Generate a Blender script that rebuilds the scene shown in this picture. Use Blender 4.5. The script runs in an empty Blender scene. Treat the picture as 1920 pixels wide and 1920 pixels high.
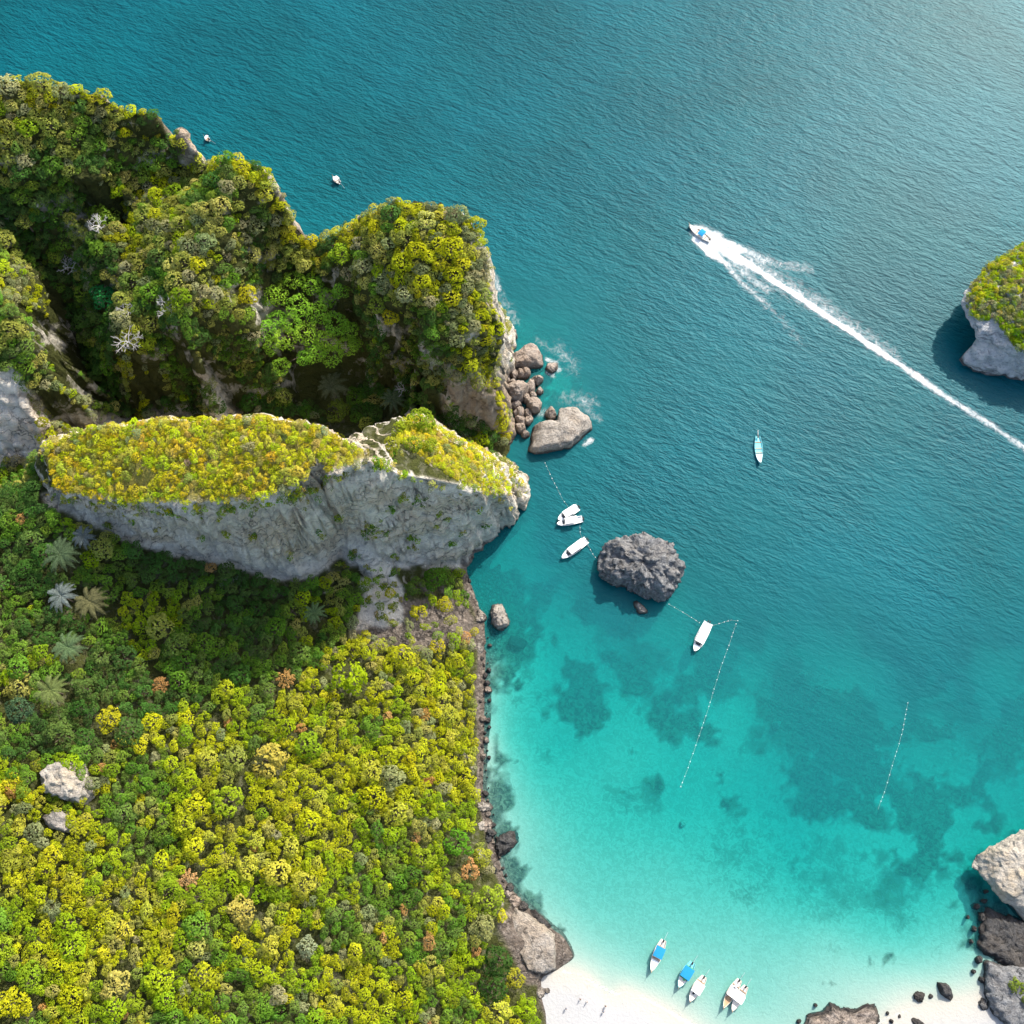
import bpy, bmesh, math, random
import numpy as np
from mathutils import Vector, Matrix
from mathutils.geometry import delaunay_2d_cdt

random.seed(7)
S = bpy.context.scene
COL = S.collection
R = math.radians

# ------------------------------------------------------------------ camera
H = 320.0                      # height above the sea, metres
TILT = R(18.0)                 # off straight down, towards the north (+y)
T = 0.5                        # tan of half the field of view
CT, ST = math.cos(TILT), math.sin(TILT)
cam_data = bpy.data.cameras.new("camera")
cam_data.angle = 2 * math.atan(T)
cam_data.clip_start = 1.0
cam_data.clip_end = 20000.0
cam = bpy.data.objects.new("camera", cam_data)
cam.location = (0, 0, H)
cam.rotation_euler = (TILT, 0, 0)
COL.objects.link(cam)
S.camera = cam

# ------------------------------------------------------------------ sky, sun, exposure
SUN_EL, SUN_AZ = R(41.0), R(34.0)        # azimuth clockwise from north
world = bpy.data.worlds.new("World")
S.world = world
world.use_nodes = True
wn = world.node_tree
for n in list(wn.nodes):
    wn.nodes.remove(n)
sky = wn.nodes.new("ShaderNodeTexSky")
sky.sky_type = 'NISHITA'
sky.sun_disc = False
sky.sun_elevation = SUN_EL
sky.sun_rotation = SUN_AZ
sky.air_density = 1.0
sky.dust_density = 3.0
sky.ozone_density = 0.6
bg = wn.nodes.new("ShaderNodeBackground")
bg.inputs[1].default_value = 0.15
wo = wn.nodes.new("ShaderNodeOutputWorld")
wn.links.new(sky.outputs[0], bg.inputs[0])
wn.links.new(bg.outputs[0], wo.inputs[0])

sun_data = bpy.data.lights.new("sun", 'SUN')
sun_data.energy = 3.35
sun_data.angle = R(0.5)
sun_data.color = (1.0, 0.95, 0.87)
sun = bpy.data.objects.new("sun", sun_data)
sd = Vector((math.cos(SUN_EL) * math.sin(SUN_AZ), math.cos(SUN_EL) * math.cos(SUN_AZ), math.sin(SUN_EL)))
sun.rotation_euler = sd.to_track_quat('Z', 'Y').to_euler()
sun.location = sd * 400
COL.objects.link(sun)

S.view_settings.view_transform = 'Standard'
S.view_settings.look = 'None'
S.view_settings.gamma = 1.0
S.view_settings.exposure = 1.07
S.cycles.max_bounces = 6
S.cycles.transparent_max_bounces = 8
S.cycles.sample_clamp_indirect = 4.0
S.cycles.caustics_reflective = False
S.cycles.caustics_refractive = False

# ------------------------------------------------------------------ photo pixel (0..1920) <-> world
def W(px, py, z=0.0):
    u = (px - 960.0) / 960.0 * T
    v = (960.0 - py) / 960.0 * T
    dx, dy, dz = u, v * CT + ST, -(CT - v * ST)
    k = (H - z) / -dz
    return (dx * k, dy * k)

def PX(x, y, z):
    """world (arrays) -> photo pixel"""
    zz = z - H
    d = y * ST - zz * CT
    up = y * CT + zz * ST
    return 960.0 + 960.0 * (x / d) / T, 960.0 - 960.0 * (up / d) / T

# ------------------------------------------------------------------ noise (numpy)
def _hash(ix, iy, iz, seed):
    n = (ix * 73856093) ^ (iy * 19349663) ^ (iz * 83492791) ^ (seed * 2654435761)
    n = n & 0xFFFFFFFF
    n = ((n ^ (n >> 15)) * 2246822519) & 0xFFFFFFFF
    n = ((n ^ (n >> 13)) * 3266489917) & 0xFFFFFFFF
    n = n ^ (n >> 16)
    return n.astype(np.float64) / 4294967295.0 * 2 - 1

def vnoise(x, y, z=None, seed=0):
    x = np.asarray(x, float); y = np.asarray(y, float)
    z = np.zeros_like(x) if z is None else np.asarray(z, float)
    fx, fy, fz = np.floor(x), np.floor(y), np.floor(z)
    tx, ty, tz = x - fx, y - fy, z - fz
    ix, iy, iz = fx.astype(np.int64), fy.astype(np.int64), fz.astype(np.int64)
    sx, sy, sz = (t * t * t * (t * (t * 6 - 15) + 10) for t in (tx, ty, tz))
    out = 0
    for a in (0, 1):
        wa = sx if a else 1 - sx
        for b in (0, 1):
            wb = sy if b else 1 - sy
            for c in (0, 1):
                wc = sz if c else 1 - sz
                out = out + wa * wb * wc * _hash(ix + a, iy + b, iz + c, seed)
    return out

def fbm(x, y, z=None, seed=0, octaves=4, gain=0.5):
    s, a, f, tot = 0, 1.0, 1.0, 0
    for o in range(octaves):
        s = s + a * vnoise(np.asarray(x) * f + o * 17.3, np.asarray(y) * f - o * 9.1, None if z is None else np.asarray(z) * f + o * 5.7, seed + o)
        tot += a; a *= gain; f *= 2.03
    return s / tot

def smooth(a, b, t):
    t = np.clip((t - a) / (b - a), 0, 1)
    return t * t * (3 - 2 * t)

def inpoly(px, py, poly):
    px = np.asarray(px); py = np.asarray(py)
    ins = np.zeros(px.shape, bool)
    n = len(poly)
    for i in range(n):
        x1, y1 = poly[i]; x2, y2 = poly[(i + 1) % n]
        if y1 == y2:
            continue
        c = ((y1 > py) != (y2 > py)) & (px < (x2 - x1) * (py - y1) / (y2 - y1) + x1)
        ins ^= c
    return ins

# ------------------------------------------------------------------ object helpers
def tag(o, label=None, cat=None, group=None, kind=None):
    if label: o['label'] = label
    if cat: o['category'] = cat
    if group: o['group'] = group
    if kind: o['kind'] = kind
    return o

def link(o, parent=None):
    COL.objects.link(o)
    if parent is not None:
        o.parent = parent
    return o

def mesh_np(name, V, F, attrs=None, smooth_shade=False, mat=None):
    """V (n,3), F (m,k) all the same size k -> mesh; attrs {name: (domain, type, array)}"""
    me = bpy.data.meshes.new(name)
    V = np.asarray(V, np.float32); F = np.asarray(F, np.int32)
    k = F.shape[1]
    me.vertices.add(len(V)); me.vertices.foreach_set('co', V.ravel())
    me.loops.add(F.size); me.loops.foreach_set('vertex_index', F.ravel())
    me.polygons.add(len(F))
    me.polygons.foreach_set('loop_start', np.arange(0, F.size, k, dtype=np.int32))
    if smooth_shade:
        me.polygons.foreach_set('use_smooth', np.ones(len(F), bool))
    for an, (dom, typ, arr) in (attrs or {}).items():
        a = me.attributes.new(an, typ, dom)
        if typ == 'FLOAT':
            a.data.foreach_set('value', np.asarray(arr, np.float32).ravel())
        else:
            arr = np.asarray(arr, np.float32)
            if arr.shape[1] == 3:
                arr = np.concatenate([arr, np.ones((len(arr), 1), np.float32)], 1)
            a.data.foreach_set('color', arr.ravel())
    me.update(calc_edges=True)
    if not smooth_shade:
        pass
    if mat: me.materials.append(mat)
    return me

def obj_me(name, me, parent=None):
    return link(bpy.data.objects.new(name, me), parent)

def empty(name, loc=(0, 0, 0), rz=0.0):
    o = bpy.data.objects.new(name, None)
    o.empty_display_size = 0.5
    o.location = loc; o.rotation_euler = (0, 0, rz)
    return link(o)

def grid_faces(nx, ny):
    i = np.arange(nx - 1); j = np.arange(ny - 1)
    J, I = np.meshgrid(j, i, indexing='ij')
    a = (J * nx + I).ravel()
    return np.stack([a, a + 1, a + nx + 1, a + nx], 1)

# ------------------------------------------------------------------ node helper
class NT:
    def __init__(self, name):
        self.m = bpy.data.materials.new(name)
        self.m.use_nodes = True
        self.t = self.m.node_tree
        for n in list(self.t.nodes):
            self.t.nodes.remove(n)
        self.out = self.t.nodes.new("ShaderNodeOutputMaterial")
    def n(self, typ, props=None, **ins):
        nd = self.t.nodes.new("ShaderNode" + typ)
        for k, v in (props or {}).items():
            setattr(nd, k, v)
        for k, v in ins.items():
            key = int(k[1:]) if k[0] == 'i' and k[1:].isdigit() else k.replace('_', ' ')
            s = nd.inputs[key]
            self.set(s, v)
        return nd
    def set(self, s, v):
        if hasattr(v, 'bl_idname') and hasattr(v, 'outputs'):
            v = v.outputs[0]
        if isinstance(v, bpy.types.NodeSocket):
            self.t.links.new(v, s)
        elif isinstance(v, (tuple, list)) and s.type == 'RGBA' and len(v) == 3:
            s.default_value = (*v, 1)
        else:
            s.default_value = v
    def math(self, op, a, b=0.0, clamp=False):
        nd = self.t.nodes.new("ShaderNodeMath"); nd.operation = op; nd.use_clamp = clamp
        self.set(nd.inputs[0], a); self.set(nd.inputs[1], b)
        return nd.outputs[0]
    def mix(self, f, a, b, blend='MIX'):
        nd = self.t.nodes.new("ShaderNodeMix"); nd.data_type = 'RGBA'; nd.blend_type = blend
        self.set(nd.inputs[0], f); self.set(nd.inputs[6], a); self.set(nd.inputs[7], b)
        return nd.outputs[2]
    def ramp(self, f, stops, interp='LINEAR'):
        nd = self.t.nodes.new("ShaderNodeValToRGB"); cr = nd.color_ramp; cr.interpolation = interp
        while len(cr.elements) < len(stops):
            cr.elements.new(0.5)
        for e, (p, c) in zip(cr.elements, stops):
            e.position = p
            e.color = (c, c, c, 1) if isinstance(c, (int, float)) else (*c, 1)
        self.set(nd.inputs[0], f)
        return nd.outputs[0]
    def noise(self, scale, detail=4, vec=None, rough=0.5, dist=0.0, out=0):
        nd = self.t.nodes.new("ShaderNodeTexNoise")
        nd.inputs['Scale'].default_value = scale; nd.inputs['Detail'].default_value = detail
        nd.inputs['Roughness'].default_value = rough; nd.inputs['Distortion'].default_value = dist
        if vec is not None: self.set(nd.inputs['Vector'], vec)
        return nd.outputs[out]
    def voronoi(self, scale, vec=None, feature='F1', rand=1.0):
        nd = self.t.nodes.new("ShaderNodeTexVoronoi"); nd.feature = feature
        nd.inputs['Scale'].default_value = scale
        nd.inputs['Randomness'].default_value = rand
        if vec is not None: self.set(nd.inputs['Vector'], vec)
        return nd.outputs[0]
    def attr(self, name, out='Fac'):
        nd = self.t.nodes.new("ShaderNodeAttribute"); nd.attribute_name = name
        return nd.outputs[out]
    def pos(self):
        return self.t.nodes.new("ShaderNodeNewGeometry").outputs['Position']
    def normal(self):
        return self.t.nodes.new("ShaderNodeNewGeometry").outputs['Normal']
    def mapping(self, vec, scale=(1, 1, 1), rot=(0, 0, 0)):
        nd = self.t.nodes.new("ShaderNodeMapping")
        self.set(nd.inputs[0], vec); nd.inputs['Scale'].default_value = scale; nd.inputs['Rotation'].default_value = rot
        return nd.outputs[0]
    def bump(self, h, strength=0.5, dist=0.3, normal=None):
        nd = self.t.nodes.new("ShaderNodeBump")
        nd.inputs['Strength'].default_value = strength if not isinstance(strength, bpy.types.NodeSocket) else 1
        if isinstance(strength, bpy.types.NodeSocket): self.set(nd.inputs['Strength'], strength)
        nd.inputs['Distance'].default_value = dist
        self.set(nd.inputs['Height'], h)
        if normal is not None: self.set(nd.inputs['Normal'], normal)
        return nd.outputs[0]
    def sep(self, v):
        nd = self.t.nodes.new("ShaderNodeSeparateXYZ"); self.set(nd.inputs[0], v); return nd.outputs
    def surf(self, s):
        self.t.links.new(s.outputs[0] if hasattr(s, 'outputs') else s, self.out.inputs['Surface'])
        return self.m

def simple_mat(name, col, rough=0.6, spec=0.3, metal=0.0, var=0.12, scale=3.0):
    t = NT(name)
    tc = t.t.nodes.new("ShaderNodeTexCoord").outputs['Object']
    f = t.noise(scale, 4, tc)
    c = t.mix(f, tuple(x * (1 - var) for x in col), tuple(min(1, x * (1 + var)) for x in col))
    return t.surf(t.n('BsdfPrincipled', Base_Color=c, Roughness=rough, Specular_IOR_Level=spec, Metallic=metal))
# ================================================================== materials of the setting
def rock_material(name, light=(.62, .60, .56), mid=(.40, .40, .39), dark=(.12, .115, .11), warm=(.55, .42, .27), warm_amt=.35, green=0.0, scale=1.0, wet=True, bump=1.0):
    t = NT(name)
    p = t.pos()
    n1 = t.noise(.06 * scale, 6, p, .6)
    n2 = t.noise(.35 * scale, 8, p, .7, .6)
    n3 = t.noise(1.3 * scale, 6, p, .65)
    # slanting strata and runnels
    m = t.mapping(p, (.10 * scale, .12 * scale, .75 * scale), (R(28), R(22), R(20)))
    st = t.noise(1.0, 7, m, .7, 1.0)
    m2 = t.mapping(p, (.8 * scale, .8 * scale, .08 * scale))
    rn = t.noise(1.0, 5, m2, .65, .4)
    c = t.mix(t.ramp(n2, [(.35, 0), (.62, 1)]), mid, light)
    c = t.mix(t.math('MULTIPLY', t.ramp(n1, [(.48, 0), (.62, 1)]), warm_amt), c, warm)
    c = t.mix(t.ramp(st, [(.36, .85), (.47, 0)]), c, dark)
    c = t.mix(t.math('MULTIPLY', t.ramp(rn, [(.34, 1), (.46, 0)]), .6), c, tuple(x * .8 for x in mid))
    c = t.mix(t.ramp(n3, [(.3, .8), (.42, 0)]), c, dark)
    pv = t.voronoi(.85 * scale, t.mapping(p, (1, 1, .7)))
    c = t.mix(t.math('MULTIPLY', t.ramp(pv, [(.0, 1), (.26, 0)]), t.ramp(n2, [(.40, .8), (.52, 0)])), c, tuple(x * .5 for x in dark))
    if wet:   # dark tide band near the water
        z = t.sep(p)[2]
        zb = t.math('ADD', z, t.math('MULTIPLY', t.math('SUBTRACT', n2, .5), 2.2))
        c = t.mix(t.ramp(t.math('MULTIPLY', zb, .25), [(.16, .82), (.42, 0)]), c, (.045, .04, .036))
    if green > 0:
        nz = t.sep(t.normal())[2]
        g = t.math('MULTIPLY', t.ramp(nz, [(.45, 0), (.75, 1)]), t.ramp(n2, [(.40, 0), (.55, 1)]))
        c = t.mix(t.math('MULTIPLY', g, green), c, (.05, .06, .015))
    h = t.math('ADD', t.math('MULTIPLY', n2, 1.0), t.math('ADD', t.math('MULTIPLY', n3, .45), t.math('MULTIPLY', st, .9)))
    h = t.math('ADD', h, t.math('MULTIPLY', pv, .12))
    b = t.bump(h, 1.0, 1.9 * bump / max(.5, scale))
    return t.surf(t.n('BsdfPrincipled', Base_Color=c, Roughness=.9, Specular_IOR_Level=.15, Normal=b))

M_CLIFF = rock_material("limestone_cliff", light=(.66, .65, .62), mid=(.45, .47, .49), dark=(.17, .17, .175), warm=(.72, .58, .42), warm_amt=.5, green=.0)
M_CORAL = rock_material('pale_coral', light=(.50, .48, .40), mid=(.36, .34, .28), dark=(.2, .19, .16), warm=(.4, .36, .26), scale=2.5, wet=False)
M_DARKROCK = rock_material("weathered_rock", light=(.27, .272, .27), mid=(.115, .118, .12), dark=(.016, .016, .016), warm=(.40, .30, .2), warm_amt=.1, scale=2.2)
M_PALEROCK = rock_material("pale_rock", light=(.42, .38, .33), mid=(.26, .235, .20), dark=(.06, .05, .043), warm=(.34, .25, .16), warm_amt=.4, scale=2.0)
M_BROWNROCK = rock_material("brown_boulder", light=(.40, .34, .285), mid=(.25, .205, .17), dark=(.035, .026, .022), warm=(.25, .17, .11), warm_amt=.4, scale=2.6)
M_REEFROCK = rock_material("black_reef_rock", light=(.11, .107, .103), mid=(.042, .041, .04), dark=(.010, .010, .0095), warm=(.16, .12, .08), warm_amt=.2, scale=2.6)
M_WHITEROCK = rock_material("white_rock", light=(.52, .475, .40), mid=(.36, .325, .27), dark=(.11, .10, .09), warm=(.50, .40, .27), warm_amt=.7, scale=1.8)

def land_material():
    """rock on the steep parts, dark leaf litter, moss and dry grass on the flatter parts"""
    t = NT("headland_ground")
    p = t.pos()
    nz = t.sep(t.normal())[2]
    n1 = t.noise(.08, 5, p, .6); n2 = t.noise(.4, 7, p, .7, .5); n3 = t.noise(1.6, 5, p, .65)
    m = t.mapping(p, (.055, .07, .42), (R(32), R(24), R(15)))
    st = t.noise(1.0, 7, m, .72, 1.2)
    rn = t.noise(1.0, 5, t.mapping(p, (.5, .5, .05)), .65, .5)
    rock = t.mix(t.ramp(n2, [(.34, 0), (.60, 1)]), (.73, .665, .565), (.95, .88, .74))
    rock = t.mix(t.math('MULTIPLY', t.ramp(n1, [(.46, 0), (.58, 1)]), .65), rock, (.80, .64, .46))
    rock = t.mix(t.ramp(st, [(.34, .55), (.46, 0)]), rock, (.24, .24, .24))
    rock = t.mix(t.math('MULTIPLY', t.ramp(rn, [(.33, 1), (.45, 0)]), .38), rock, (.30, .32, .34))
    rock = t.mix(t.ramp(n3, [(.28, .7), (.38, 0)]), rock, (.16, .155, .15))
    crk = t.t.nodes.new("ShaderNodeTexVoronoi"); crk.feature = 'DISTANCE_TO_EDGE'
    wv = t.t.nodes.new("ShaderNodeVectorMath"); wv.operation = 'ADD'; t.set(wv.inputs[0], t.mapping(p, (.16, .20, .34), (R(26), R(18), R(12))))
    wv2 = t.t.nodes.new("ShaderNodeVectorMath"); wv2.operation = 'SCALE'; t.set(wv2.inputs[0], t.noise(.5, 4, p, .6, 0, 1)); wv2.inputs['Scale'].default_value = .8
    t.set(wv.inputs[1], wv2.outputs[0]); t.set(crk.inputs['Vector'], wv.outputs[0]); crk.inputs['Scale'].default_value = 1.0
    crack = t.ramp(crk.outputs['Distance'], [(.0, 1), (.035, 0)])
    crack = t.math('MULTIPLY', crack, t.ramp(n1, [(.40, 0), (.55, 1)]))
    rock = t.mix(t.math('MULTIPLY', crack, .75), rock, (.10, .10, .10))
    blot = t.noise(.22, 6, p, .72, 1.0)
    rock = t.mix(t.ramp(blot, [(.56, 0), (.68, .5)]), rock, (.36, .37, .37))
    warm = t.attr('brown')
    rock = t.mix(t.math('MULTIPLY', warm, .8), rock, t.mix(n3, (.30, .22, .15), (.46, .36, .26)))
    z = t.sep(p)[2]
    zb = t.math('ADD', z, t.math('MULTIPLY', t.math('SUBTRACT', n2, .5), 3.0))
    rock = t.mix(t.ramp(t.math('MULTIPLY', zb, .25), [(.12, .85), (.40, 0)]), rock, (.05, .045, .04))
    soil = t.mix(n2, (.045, .052, .014), (.095, .10, .028))
    soil = t.mix(t.ramp(n3, [(.45, 0), (.62, .8)]), soil, (.07, .085, .02))
    bare = t.mix(n3, (.30, .25, .205), (.50, .43, .365))
    bare = t.mix(t.ramp(n2, [(.40, .9), (.52, 0)]), bare, (.16, .13, .11))
    bare = t.mix(t.ramp(t.voronoi(.9, p), [(.0, 0), (.55, .75)]), bare, (.10, .08, .065))
    soil = t.mix(t.math('MULTIPLY', t.attr('dry'), .9), soil, t.mix(n3, (.30, .25, .03), (.46, .39, .10)))
    soil = t.mix(t.attr('bare'), soil, bare)
    veg = t.math('ADD', t.ramp(nz, [(.50, 0), (.68, 1)]), t.math('MULTIPLY', t.math('SUBTRACT', n2, .5), .9), True)
    lit = t.math('MULTIPLY', t.attr('litter'), t.ramp(n1, [(.36, .25), (.46, 1)]))
    veg = t.math('MAXIMUM', veg, lit)
    veg = t.math('MULTIPLY', veg, t.math('SUBTRACT', 1.0, t.attr('face')), True)
    c = t.mix(veg, rock, soil)
    h = t.math('ADD', n2, t.math('ADD', t.math('MULTIPLY', n3, .5), t.math('MULTIPLY', st, 1.1)))
    h = t.math('SUBTRACT', h, t.math('MULTIPLY', crack, .6))
    b = t.bump(h, 1.0, 2.2)
    return t.surf(t.n('BsdfPrincipled', Base_Color=c, Roughness=.92, Specular_IOR_Level=.12, Normal=b))
M_LAND = land_material()

def seabed_material():
    t = NT("seabed_sand")
    p = t.pos()
    n = t.noise(.62, 2.5, p, .6, 1.2); n2 = t.noise(.16, 5, p, .6, .5); nf = t.noise(1.4, 4, p, .6)
    dep = t.attr('depth')
    sand = t.mix(nf, (.32, .32, .316), (.365, .364, .358))
    # rubble and weed scattered over the sand once under water
    under = t.ramp(t.math('MULTIPLY', dep, .25), [(.05, 0), (.45, 1)])
    sand = t.mix(under, sand, t.mix(nf, (.26, .27, .245), (.38, .385, .35)))
    rub = t.math('MULTIPLY', t.ramp(n, [(.45, 0), (.55, 1)]), under)
    sand = t.mix(rub, sand, (.065, .085, .075))
    sand = t.mix(t.math('MULTIPLY', t.ramp(nf, [(.50, 0), (.60, .6)]), under), sand, (.05, .065, .06))
    wet = t.ramp(t.math('ADD', dep, .6), [(.0, 0), (.55, 1)])
    sand = t.mix(t.math('MULTIPLY', wet, .75), sand, (.40, .375, .31))
    cor = t.math('ADD', t.attr('coral'), t.math('MULTIPLY', t.math('SUBTRACT', t.math('ADD', t.math('MULTIPLY', n2, .6), t.math('MULTIPLY', n, .4)), .5), 1.5), True)
    sand = t.mix(t.ramp(cor, [(.18, 0), (.66, .9)]), sand, t.mix(t.ramp(n, [(.40, 0), (.62, 1)]), (.012, .018, .018), t.mix(nf, (.06, .07, .05), (.20, .20, .15))))
    b = t.bump(t.math('ADD', n, nf), .4, .3)
    return t.surf(t.n('BsdfPrincipled', Base_Color=sand, Roughness=.95, Specular_IOR_Level=.05, Normal=b))
M_SEABED = seabed_material()

def water_material():
    """surface whose body grows opaque with depth: clear and faintly turquoise over the sand, deep teal offshore"""
    t = NT("sea_water")
    p = t.pos()
    dep = t.attr('depth')
    chop = t.attr('chop')
    neg = t.math('MULTIPLY', dep, -1.0)
    body = t.math('SUBTRACT', 1.0, t.math('POWER', math.e, t.math('MULTIPLY', neg, 1 / 8.0)), True)
    comb = t.t.nodes.new("ShaderNodeCombineColor")
    for i, k in enumerate((.62, .036, .040)):
        t.set(comb.inputs[i], t.math('POWER', math.e, t.math('MULTIPLY', neg, k)))
    scat = t.ramp(t.math('MULTIPLY', dep, 1 / 25.0), [(0, (.003, .24, .228)), (.16, (.001, .195, .198)), (.38, (.0003, .103, .120)), (1, (.0003, .067, .085))])
    big = t.noise(.018, 3, p, .5)
    scat = t.mix(t.math('MULTIPLY', t.ramp(big, [(.35, 0), (.65, 1)]), .25), scat, (.0, .15, .20))
    # wind waves: crests run from upper left to lower right, two sizes plus fine ripples
    a = t.noise(1.0, 4, t.mapping(t.mapping(p, rot=(0, 0, R(30))), (.085, .23, .2)), .55, .35)
    b_ = t.noise(1.0, 4, t.mapping(t.mapping(p, rot=(0, 0, R(24))), (.34, .82, .5)), .6, .35)
    c_ = t.noise(1.0, 3, t.mapping(t.mapping(p, rot=(0, 0, R(38))), (.9, 1.6, 1)), .6)
    h = t.math('ADD', t.math('MULTIPLY', a, 1.05), t.math('ADD', t.math('MULTIPLY', b_, .95), t.math('MULTIPLY', c_, .16)))
    nrm = t.bump(h, t.math('MULTIPLY', chop, 2.6), 2.2)
    ngl = t.bump(h, t.math('MULTIPLY', chop, .66), 1.2)
    diff = t.n('BsdfDiffuse', Color=scat, Normal=nrm)
    tr = t.n('BsdfTransparent', Color=comb.outputs[0])
    m1 = t.n('MixShader', i0=body, i1=tr, i2=diff)
    vm = t.t.nodes.new("ShaderNodeVectorMath"); vm.operation = 'DOT_PRODUCT'     # Schlick, the same from above and below
    t.set(vm.inputs[0], ngl); t.set(vm.inputs[1], t.t.nodes.new("ShaderNodeNewGeometry").outputs['Incoming'])
    cv = t.math('ABSOLUTE', vm.outputs['Value'])
    fr = t.math('ADD', .0098, t.math('MULTIPLY', t.math('POWER', t.math('SUBTRACT', 1.0, cv, True), 5.0), .5))
    gl = t.n('BsdfGlossy', Color=(.85, 1, 1), Roughness=.41, Normal=ngl)
    m2 = t.n('MixShader', i0=fr, i1=m1, i2=gl)
    return t.surf(m2)
M_WATER = water_material()

def foam_material():
    t = NT("sea_foam")
    p = t.pos()
    d = t.attr('foaminess')
    n = t.noise(1.0, 6, t.mapping(p, (.55, .55, .5)), .7, .8)
    n2 = t.noise(2.2, 4, p, .6)
    k = t.math('ADD', d, t.math('MULTIPLY', t.math('SUBTRACT', t.math('ADD', t.math('MULTIPLY', n, .7), t.math('MULTIPLY', n2, .3)), .5), 2.4))
    al = t.math('MULTIPLY', t.ramp(k, [(.16, 0), (1.35, 1)]), t.ramp(d, [(0.02, 0), (.55, 1)]))
    df = t.n('BsdfDiffuse', Color=(.66, .70, .70))
    return t.surf(t.n('MixShader', i0=al, i1=t.n('BsdfTransparent'), i2=df))
M_FOAM = foam_material()

# ================================================================== terrain of the headland
# every line: photo pixel and height in metres; they are turned into real positions, densified and triangulated
PTS = []          # (x, y, z)
def line(pts, step=4.0, world=False):
    P = [(a, b, c) if world else (*W(a, b, c), c) for a, b, c in pts]
    for i in range(len(P) - 1):
        p, q = np.array(P[i]), np.array(P[i + 1])
        n = max(1, int(math.hypot(*(q - p)[:2]) / step))
        for k in range(n):
            PTS.append(tuple(p + (q - p) * k / n))
    PTS.append(P[-1])
    return P
def pts(*a):
    for x, y, z in a:
        PTS.append((*W(x, y, z), z))
def offset(P, d, z, side=1):
    """a line d metres beside P (world), at height z"""
    out = []
    for i, p in enumerate(P):
        a = np.array(P[max(0, i - 1)][:2]); b = np.array(P[min(len(P) - 1, i + 1)][:2])
        t = b - a; t /= (np.hypot(*t) + 1e-9)
        n = np.array((-t[1], t[0])) * side
        out.append((p[0] + n[0] * d, p[1] + n[1] * d, z))
    return out

# north rim of the ridge (its far side drops to the sea)
RIM = [(-330, 150, 82), (-200, 146, 82), (-80, 148, 81), (0, 146, 80), (80, 150, 79), (150, 164, 79), (215, 186, 77), (290, 203, 75), (332, 224, 73), (360, 262, 69),
       (378, 297, 61), (430, 298, 65), (488, 307, 67), (522, 350, 65), (542, 388, 61), (573, 444, 45), (612, 446, 43), (652, 424, 50),
       (692, 396, 60), (740, 373, 65), (800, 378, 67), (858, 396, 65), (894, 424, 61), (911, 462, 57), (913, 520, 53), (916, 560, 51),
       (936, 600, 45), (942, 640, 38), (930, 690, 32)]
rim = line(RIM)
line(offset(rim[:-3], 10, -9), world=True); line(offset(rim[:-3], 4, 20), world=True); line(offset(rim[:-3], 22, -26), world=True)
pts((345, 300, 52), (372, 330, 55))
line([(905, 705, 30), (926, 705, 26), (938, 760, 16), (950, 800, 6), (962, 815, 0)])        # yellow strip at the east wall
line([(960, 600, -4), (968, 650, -3), (958, 690, -2), (948, 720, -1), (958, 770, -1), (972, 815, -2), (972, 850, -4)])
line([(830, 722, 34), (900, 716, 33)]); line([(835, 745, 24), (880, 765, 18), (920, 800, 8), (945, 835, 2)])
line([(820, 800, 9), (880, 830, 5), (940, 860, 1)]); pts((990, 640, -14), (1000, 740, -14), (1010, 850, -16))
# crests and flanks inside the ridge
pts((100, 235, 73), (200, 262, 68), (300, 285, 61), (-80, 260, 74), (-250, 300, 70), (20, 240, 74))
line([(60, 318, 67), (150, 325, 67), (215, 330, 64)]); line([(30, 380, 59), (95, 400, 57)]); line([(225, 345, 58), (240, 400, 47), (215, 450, 38)])
line([(150, 345, 66), (160, 400, 61), (165, 450, 53), (150, 490, 42)])                 # lit spur
line([(-300, 420, 52), (-60, 430, 50), (40, 435, 49), (105, 530, 34), (150, 640, 19), (185, 740, 10), (205, 785, 7)], 5)   # gully floor
line([(-300, 520, 66), (-60, 545, 66), (0, 555, 63), (40, 592, 61), (78, 655, 56), (104, 725, 47), (115, 790, 38)])
line([(-300, 470, 56), (0, 466, 55), (55, 505, 50), (100, 600, 40), (140, 690, 26)])
line([(75, 472, 45), (132, 600, 26), (165, 700, 14)])
line([(-300, 900, 32), (-60, 880, 30), (0, 895, 30), (55, 875, 30), (80, 850, 34)]); line([(-300, 660, 62), (-60, 700, 56), (10, 705, 52), (70, 790, 44)])
line([(300, 300, 58), (262, 380, 52), (238, 480, 49), (226, 560, 47), (228, 640, 45), (240, 705, 31), (270, 745, 19)])
line([(560, 470, 43), (505, 500, 42), (486, 560, 39), (480, 620, 41), (490, 690, 25)])
line([(430, 340, 68), (410, 430, 64), (370, 500, 60), (350, 580, 56), (352, 650, 50), (380, 705, 36), (385, 745, 21)])
line([(250, 778, 5), (350, 780, 4), (450, 776, 5)]); line([(285, 430, 56), (300, 560, 51), (290, 660, 38)])
line([(525, 535, 36), (530, 620, 22), (545, 690, 11)]); pts((600, 525, 37), (600, 570, 28), (610, 650, 16), (675, 650, 18), (620, 720, 8), (700, 735, 8), (560, 772, 6), (690, 795, 6), (480, 748, 10))
line([(620, 478, 43), (672, 520, 52), (705, 600, 46), (730, 665, 34), (790, 705, 38)])
line([(700, 440, 62), (790, 440, 66), (850, 470, 63), (868, 540, 58), (878, 620, 51), (885, 680, 42)]); pts((790, 560, 58), (800, 640, 50))
line([(760, 745, 10), (800, 770, 10), (760, 720, 15)])
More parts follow.
